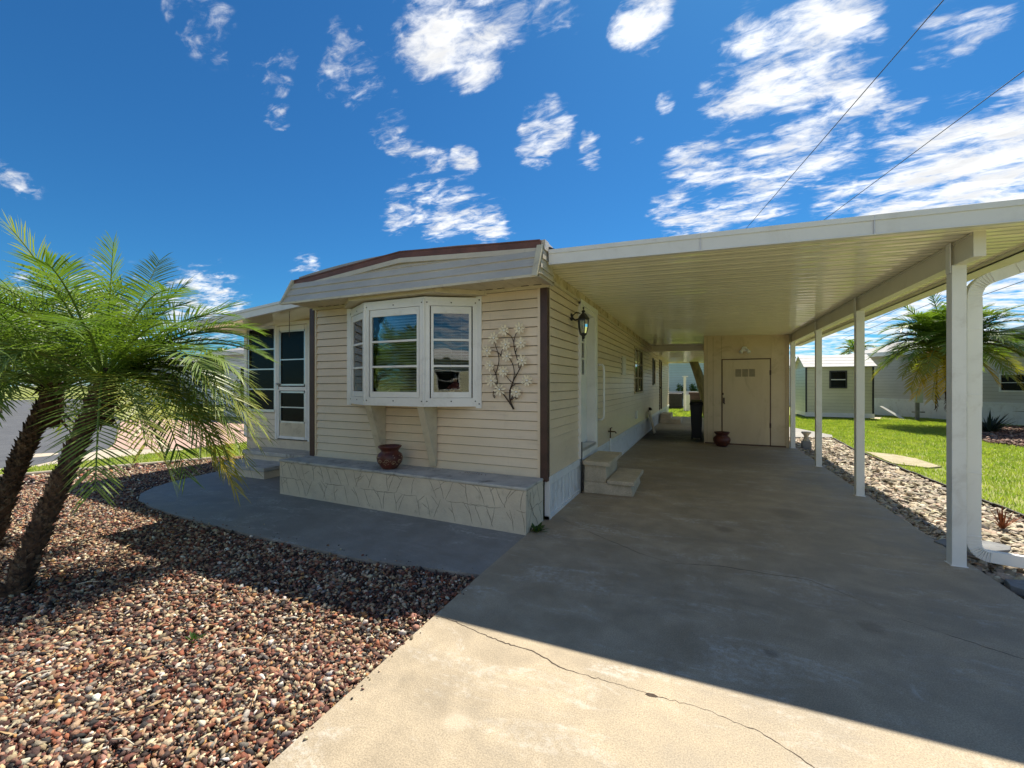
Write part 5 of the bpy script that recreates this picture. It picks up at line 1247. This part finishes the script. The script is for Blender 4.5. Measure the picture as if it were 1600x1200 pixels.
for x in (-.35, -.1):
    b = MB().tube([(7.85+x, 19.7, 2.2), (7.75+x, 19.5, 1.2), (7.8+x*1.2, 19.5, .62)], [.02, .03, .012], 6)
    for k in range(16): z = 1.3-k*.042; b.tube([(7.78+x, 19.5, z), (7.78+x+rnd.uniform(-.09, .09), 19.5+rnd.uniform(-.06, .06), z-.12)], .008, 4)
    b.build('dead_frond', 'fibre', pr_)

# ---------------- leafy masses ----------------
def bush(name, c, rad, n, size, mat, label, cat, seed, group=None, trunk=None, lumps=9, floor=None, kind=None, mode=None):
    g = np.random.default_rng(seed)
    lc = g.normal(size=(lumps, 3)); lc /= np.linalg.norm(lc, axis=1)[:, None]; lc *= g.uniform(.25, .72, (lumps, 1))
    k = g.integers(0, lumps, n); d = g.normal(size=(n, 3)); d /= np.linalg.norm(d, axis=1)[:, None]
    p = lc[k]+d*(g.uniform(.15, 1, n)**.45)[:, None]*g.uniform(.28, .48, lumps)[k][:, None]
    p = p*np.array(rad)+np.array(c)
    if floor is not None: p[:, 2] = np.maximum(p[:, 2], floor+g.uniform(0, .1, n))
    a = g.normal(size=(n, 3)); a[:, 2] *= .5; a /= np.linalg.norm(a, axis=1)[:, None]; b_ = np.cross(a, g.normal(size=(n, 3))); b_ /= np.linalg.norm(b_, axis=1)[:, None]
    L = size*g.uniform(.6, 1.3, n)[:, None]; W = L*.42
    V = np.stack([p-a*L*.5, p+b_*W*.5, p+a*L*.5, p-b_*W*.5], 1).reshape(-1, 3); F = np.arange(4*n).reshape(-1, 4)
    root = thing(name, label, cat, (c[0], c[1], 0), group) if kind is None else None
    o = npmesh('crown' if kind is None else name, V, F, mat, parent=root)
    if kind: return tag(o, label, kind=kind)
    if trunk:
        P, r0 = trunk; MB().tube(bez(P, 10), [r0*(1-.05*q) for q in range(11)], 10).build('trunk', 'treebark', root, smooth=True)
        for q in range(4):
            aa = q*1.7; e = Vector(P[-1]); MB_ = None
            MB().tube([e-Vector((0, 0, .3)), e+Vector((math.cos(aa)*rad[0]*.3, math.sin(aa)*rad[1]*.3, rad[2]*.35))], [r0*.4, r0*.12], 7).build('limb', 'treebark', root, smooth=True)
    return root
bush('shrub', (-15.6, 12.4, 1.0), (1.9, 1.1, 1.3), 3200, .17, 'leafy', 'large green shrub by the paver driveway seen under the palm fronds', 'shrub', 21, floor=0)
bush('shrub', (-18.2, 12.6, .9), (1.5, 1.0, 1.1), 2200, .17, 'leafy', 'second green shrub further left along the paver driveway', 'shrub', 22, floor=0)
bush('shrub', (-13.3, 10.2, .75), (.9, .8, .95), 1800, .13, 'leafy', 'low green shrub at the back corner of the porch', 'shrub', 23, floor=0)
bush('shade_tree', (-24, 16, 2.3), (3.2, 2.8, 1.6), 5200, .28, 'leafy', 'round green tree beyond the street behind the palm fronds', 'tree', 24, trunk=([(-24, 16, 0), (-24, 16.1, .8), (-23.9, 16, 1.5)], .22))
bush('shade_tree', (-33, 9, 3.8), (3.6, 3, 2.4), 4600, .32, 'leafy', 'broad green tree across the street at the left picture edge', 'tree', 25, trunk=([(-33, 9, 0), (-33, 9, 1.2), (-33, 9, 2.4)], .25))
bush('rear_tree', (-1.4, 22.2, 5.2), (2.0, 1.7, 1.2), 3000, .22, 'leafy', 'leaning tree with a pale bare trunk behind the storage room', 'tree', 26, trunk=([(.28, 22.6, -.05), (.12, 22.5, 1.3), (-.45, 22.4, 2.8), (-1.2, 22.3, 4.6)], .27))
# ---------------- behind the house ----------------
th = thing('teal_house', 'pale teal sided house seen through the gap behind the carport', 'house', (-2.5, 31, 0))
mb = MB(); lap(mb, (0, 31, 0), (1, 0, 0), (0, -1, 0), -7, .75, .4, 3.6, h=.17, joints=False); mb.build('wall', 'siding_teal', th)
MB().box(-6.98, .73, 31.02, 38, 0, 3.55).build('body', 'siding_teal', th)
MB().hexa([(-7.3, 30.5, 3.6), (1.1, 30.5, 3.6), (1.1, 38.5, 3.6), (-7.3, 38.5, 3.6), (-7.3, 33.5, 4.8), (1.1, 33.5, 4.8), (1.1, 35.5, 4.8), (-7.3, 35.5, 4.8)]).build('roof', 'roofing', th)
MB().ob(((0, 31, 0), (1, 0, 0), (0, -1, 0)), -7, .75, 0, .4, -.01, .02).build('skirting', 'skirt', th)
ac = thing('air_conditioner', 'black square air conditioning unit on the grass behind the house', 'air conditioner', (-1.6, 28.4, 0))
MB().box(-2.0, -1.15, 28, 28.8, .03, .92).build('body', 'black', ac, bevel=.02); b = MB()
for k in range(9): b.box(-1.95, -1.2, 27.985, 28.0, .14+k*.08, .165+k*.08)
b.build('grille', 'bin', ac); MB().tube([(-1.58, 28.4, .92), (-1.58, 28.4, .95)], .32, 20).build('fan_cover', 'black', ac)
single(MB().box(-1.00, -.86, 26.0, 26.08, -.05, 1.9).box(-1.08, -.75, 25.97, 26.11, 1.9, 1.95).box(-.86, -.66, 25.9, 25.95, -.05, .9), 'garden_post', 'white', 'narrow white board post standing in the back garden', 'post')
single(MB().box(-2.3, -2.05, 28.9, 28.95, 0, 1.05).box(-1.0, -.3, 28.9, 28.95, 0, 1.05).box(-2.6, .0, 28.93, 28.97, .95, 1.02), 'picket_fence', 'siding_white', 'short pale fence behind the black air conditioner', 'fence')
cb_ = thing('garden_cabinet', 'brown wooden cabinet near the leaning tree trunk', 'cabinet', (-.3, 27, 0))
MB().box(-.75, .1, 26.9, 27.5, 0, 1.02).build('body', 'brownbox', cb_, bevel=.01); b = MB()
for k in range(4): b.box(-.72, .07, 26.88, 26.9, .05+k*.24, .25+k*.24)
b.build('drawer', 'brown', cb_)
for k, (x, s_) in enumerate([(-2.3, .5), (-1.2, .45), (-.5, .5), (.2, .5)]):
    bush('garden_plant', (x, 29.6, 1.0), (.45, .4, .75), 500, .16, 'weed', ['green plant left of the black air conditioner', 'green plant rising behind the white garden post', 'green plant above the brown cabinet', 'green plant beside the leaning tree trunk'][k], 'plant', 40+k, 'plants in the back garden', floor=0)

# ---------------- shed ----------------
sh = thing('garden_shed', 'small pale yellow sided garden shed with a light shingle roof and black window', 'shed', (5.6, 24, 0))
sx0, sx1, sy0, sy1 = 4.37, 6.86, 23.6, 26.0
mb = MB(); lap(mb, (0, sy0, 0), (1, 0, 0), (0, -1, 0), sx0, sx1, .18, 2.28, [(5.28, 5.90, 1.32, 2.08)], h=.15, joints=False)
lap(mb, (sx0, 0, 0), (0, -1, 0), (-1, 0, 0), -sy1, -sy0, .18, 2.28, h=.15, joints=False)
mb.face([(sx0, sy0, 2.28), (sx0, sy1, 2.28), (sx0, 24.8, 2.82)]); mb.face([(sx1, sy0, 2.28), (sx1, sy1, 2.28), (sx1, 24.8, 2.82)]); mb.face([(sx1, sy0, 0.1), (sx1, sy1, .1), (sx1, sy1, 2.28), (sx1, sy0, 2.28)])
mb.build('wall', 'siding_shed', sh)
MB().box(sx0-.03, sx1+.03, sy0-.05, sy1, 0.0, .19).build('skirting', 'white', sh)
mb = MB(); e = .10
for ya, za, yb, zb in ((sy0-.14, 2.26, 24.8, 2.86), (sy1+.14, 2.26, 24.8, 2.86)):
    for k in range(4):
        p, q = k/4, (k+1)/4; y0, y1 = ya+(yb-ya)*p, ya+(yb-ya)*q; z0, z1 = za+(zb-za)*p, za+(zb-za)*q
        mb.hexa([(sx0-e, y0, z0), (sx1+e, y0, z0), (sx1+e, y1, z1-.03), (sx0-e, y1, z1-.03), (sx0-e, y0, z0+.035), (sx1+e, y0, z0+.035), (sx1+e, y1, z1+.025), (sx0-e, y1, z1+.025)])
mb.build('roof', 'shingle', sh)
mb = MB(); mb.box(sx0-.02, sx0+.045, sy0-.03, sy0+.02, .19, 2.28); mb.box(sx1-.045, sx1+.02, sy0-.03, sy0+.02, .19, 2.28); mb.build('corner_trim', 'black', sh)  # right-hand black strip paints in the edge shadow; the left one is trim
FW = ((0, sy0, 0), (1, 0, 0), (0, -1, 0)); mb = MB()
for a, b, c, d in ((5.26, 5.32, 1.30, 2.10), (5.86, 5.92, 1.30, 2.10), (5.32, 5.86, 2.04, 2.10), (5.32, 5.86, 1.30, 1.36)): mb.ob(FW, a, b, c, d, 0, .04)
wn = mb.build('window', 'black', sh); MB().ob(FW, 5.32, 5.86, 1.68, 1.715, .0, .03).build('muntin', 'white', wn); MB().ob(FW, 5.32, 5.86, 1.36, 2.04, -.01, -.005).build('pane', 'darkglass', wn)
MB().box(sx0+.1, sx1-.1, sy0+.3, sy0+.32, .2, 2.2).build('lining', 'dark', sh)

# ---------------- neighbouring homes ----------------
def mobile(name, label, A, B, depth, h0, wallm, skirtm, roofm, skirt=.75, wins=(), h1=None, eave=.35, group=None, flip=1):
    """long home: wall from A to B (facing the camera side), body behind it"""
    A, B = Vector((*A, 0)), Vector((*B, 0)); u = (B-A); L = u.length; u.normalize(); n = u.cross(Vector((0, 0, 1)))
    t_ = thing(name, label, 'house', tuple(A.lerp(B, .5)), group); F_ = (tuple(A), tuple(u), tuple(n)); h1 = h1 or h0
    mb = MB(); lap(mb, A, u, n, 0, L, skirt, h0-.02, [(w_[0], w_[1], w_[2], w_[3]) for w_ in wins], h=.14, joints=False)
    bk = -n*depth
    mb.face([A+Vector((0, 0, skirt)), A+bk+Vector((0, 0, skirt)), A+bk+Vector((0, 0, h0)), A+bk*.5+Vector((0, 0, h0+.6)), A+Vector((0, 0, h0))])
    mb.face([B+Vector((0, 0, skirt)), B+bk+Vector((0, 0, skirt)), B+bk+Vector((0, 0, h0)), B+bk*.5+Vector((0, 0, h0+.6)), B+Vector((0, 0, h0))])
    mb.face([A+bk, B+bk, B+bk+Vector((0, 0, h0)), A+bk+Vector((0, 0, h0))])
    mb.build('wall', wallm, t_)
    mb = MB(); mb.ob(F_, 0, L, -.05, skirt-.06, -.02, .03); mb.ob(F_, -.01, L+.01, skirt-.06, skirt, -.02, .05)
    x = .2
    while x < L: mb.ob(F_, x, x+.015, 0, skirt-.06, .03, .036); x += .2
    mb.ob(F_, -.02, .03, -.05, skirt-.05, -depth, .0); mb.ob(F_, L-.03, L+.02, -.05, skirt-.05, -depth, 0)
    mb.build('skirting', skirtm, t_)
    mb = MB(); up = Vector((0, 0, 1)); e = n*eave; x = u*.3
    r0, r1, rm0, rm1 = A+e-x+up*h0, B+e+x+up*h0, A+bk*.5-x+up*(h0+.72), B+bk*.5+x+up*(h0+.72); q0, q1 = A+bk-e-x+up*h0, B+bk-e+x+up*h0
    for a, b, c, d in ((r0, r1, rm1, rm0), (q0, q1, rm1, rm0)): mb.hexa([a, b, c, d, a+up*.06, b+up*.06, c+up*.06, d+up*.06])
    mb.build('roof', roofm, t_)
    mb = MB(); mb.ob(F_, -.3, L+.3, h0-.10, h0+.10, eave, eave+.05); mb.build('fascia', 'white', t_)
    for w_ in wins: 
        side_window(F_, *w_[:4], 2, t_, dark='darkglass', fm='white')
    MB().ob(F_, .3, L-.3, skirt, h0, -.9, -.85).build('lining', 'dark', t_)
    return t_
mobile('neighbour_house', 'long tan sided neighbour home with white skirting beyond the palm on the right', (7.35, 28.2), (12.2, 18.6), 5, 2.95, 'siding_tan', 'skirt', 'roofing', .8, wins=((6.6, 9.6, 1.25, 1.85),), h1=3.1)
mobile('neighbour_house', 'white sided neighbour home partly hidden by palm fronds left of the porch', (-21, 13.0), (-12.5, 13.0), 5, 2.95, 'siding_white', 'skirt', 'roofing', .5, wins=((1.2, 2.2, 1.3, 2.3), (4.5, 6.2, 1.3, 2.3)))
mobile('neighbour_house', 'pale home with a grey roof across the street at the far left', (-40, 18), (-29, 21), 6, 2.9, 'siding_white', 'skirt', 'roofing', .5, wins=((2, 4, 1.2, 2.3), (7, 9, 1.2, 2.3)))
mobile('neighbour_house', 'cream home with blue shutters across the street, seen mirrored in the bay window', (9, -13.5), (-9, -13.5), 6, 3.0, 'siding_shed', 'skirt', 'shingle', .5, wins=((2, 3.4, 1.2, 2.3), (7, 9, 1.2, 2.3), (12, 13.2, 1.2, 2.3)))
mobile('neighbour_house', 'low grey roofed home behind the yellow shed', (3.2, 36), (14, 36), 6, 2.7, 'siding_white', 'skirt', 'roofing', .5, wins=((1, 2, 1.2, 2.2),))
# porch frame of the right neighbour, with its post at the picture edge
np_ = thing('neighbour_carport', 'pale neighbouring carport with a square post at the right picture edge', 'carport', (11, 20, 0))
MB().hexa([(9.9, 22.4, 3.15), (11.0, 18.6, 3.6), (16, 19.6, 3.6), (15, 23.4, 3.15), (9.9, 22.4, 3.4), (11.0, 18.6, 3.85), (16, 19.6, 3.85), (15, 23.4, 3.4)]).build('roof', 'whitefascia', np_)
for x, y in ((10.35, 19.9), (15.4, 20.3)): MB().box(x, x+.28, y, y+.28, 0, 3.45).build('post', 'cream', np_)
MB().box(7.28, 7.40, 27.9, 28.05, 0, 3.0).build('downspout', 'white', bpy.data.objects['neighbour_house'])
# electric meter post
mp_ = thing('meter_post', 'grey green electric meter box on a short post near the right neighbour home', 'meter box', (8.2, 23.2, 0))
MB().box(8.10, 8.36, 23.1, 23.25, .72, 1.35).build('box', 'box', mp_, bevel=.01); MB().box(8.16, 8.28, 23.2, 23.3, -.05, .8).box(8.02, 8.44, 23.17, 23.2, .30, .35).build('post', 'slate', mp_)
single(MB().hexa([(7.85, 23.8, 0), (8.0, 23.8, 0), (8.0, 23.9, 0), (7.85, 23.9, 0), (7.3, 24.3, .5), (7.4, 24.3, .5), (7.4, 24.4, .5), (7.3, 24.4, .5)]), 'splash_block', 'white', 'white downspout elbow resting on the lawn beside the meter post', 'downspout')
# concrete apron by the shed
struct(MB().prism([(6.9, 23.3), (8.3, 23.1), (8.6, 24.4), (7.0, 24.6)], -.1, -.02), 'shed_apron', 'kerb')
# far small palm and far trees
palm('palm_tree', 'far yellow green palm top rising above the roofs behind the shed', None, (14.8, 56, 0), [(14.8, 56, 0), (14.8, 56, 2), (14.8, 56, 3.6), (14.8, 56, 4.9)], (14.8, 56, 5.0), [(13.2,56,5.3,.6,.3),(16.6,56,5.2,.6,.3),(13.6,55.5,4.6,.8,.3),(16,55.5,4.6,.8,.2)], 12, 2.0, .7, .09, 16, 14, mat='palm', studs=10, stubs=3)
for k, (c, rd, n) in enumerate([((-75, 40, 2.5), (22, 5, 3.2), 2600), ((-70, 12, 2.5), (6, 18, 3.4), 2600), ((45, 60, 2.2), (24, 5, 2.8), 2600), ((10, 90, 2.5), (40, 6, 3.2), 2600), ((-25, 75, 2.5), (26, 5, 3.0), 2400)]):
    bush('distant_trees', c, rd, n, 1.5, 'leafy', 'far off line of trees on the horizon', None, 60+k, kind='stuff', lumps=26, floor=0)
# overhead cables
def dirp(az, el, h_):
    d = (h_-1.5)/math.tan(R(el)); return Vector((math.sin(R(az))*d, math.cos(R(az))*d, h_))
for k, (a, b) in enumerate([(dirp(21.3, 32.4, 9.5), dirp(5.0, 18.1, 9.5)), (dirp(26.1, 25.2, 9.5), dirp(12.3, 17.4, 9.5)), (dirp(32, 14.4, 9.5), dirp(15, 6.0, 9.5)), (dirp(32, 13.0, 9.0), dirp(15, 5.4, 9.0)), (dirp(32, 11.2, 8.4), dirp(15, 4.9, 8.4))]):
    d = b-a; p = a-d*.55; q = b+d*(1.2 if k < 2 else .2); P = []
    for j in range(17): t_ = j/16; P.append(p.lerp(q, t_)-Vector((0, 0, .25*4*t_*(1-t_)*(0 if k < 2 else 1))))
    single(MB().tube(P, .012 if k < 2 else .022, 6), 'power_line', 'wire', ['upper overhead cable crossing the clouds above the carport', 'second overhead cable running down behind the carport fascia', 'highest of the low cables at the right beyond the carport', 'middle of the low cables at the right beyond the carport', 'lowest of the low cables at the right beyond the carport'][k], 'cable', 'overhead cables', smooth=True)
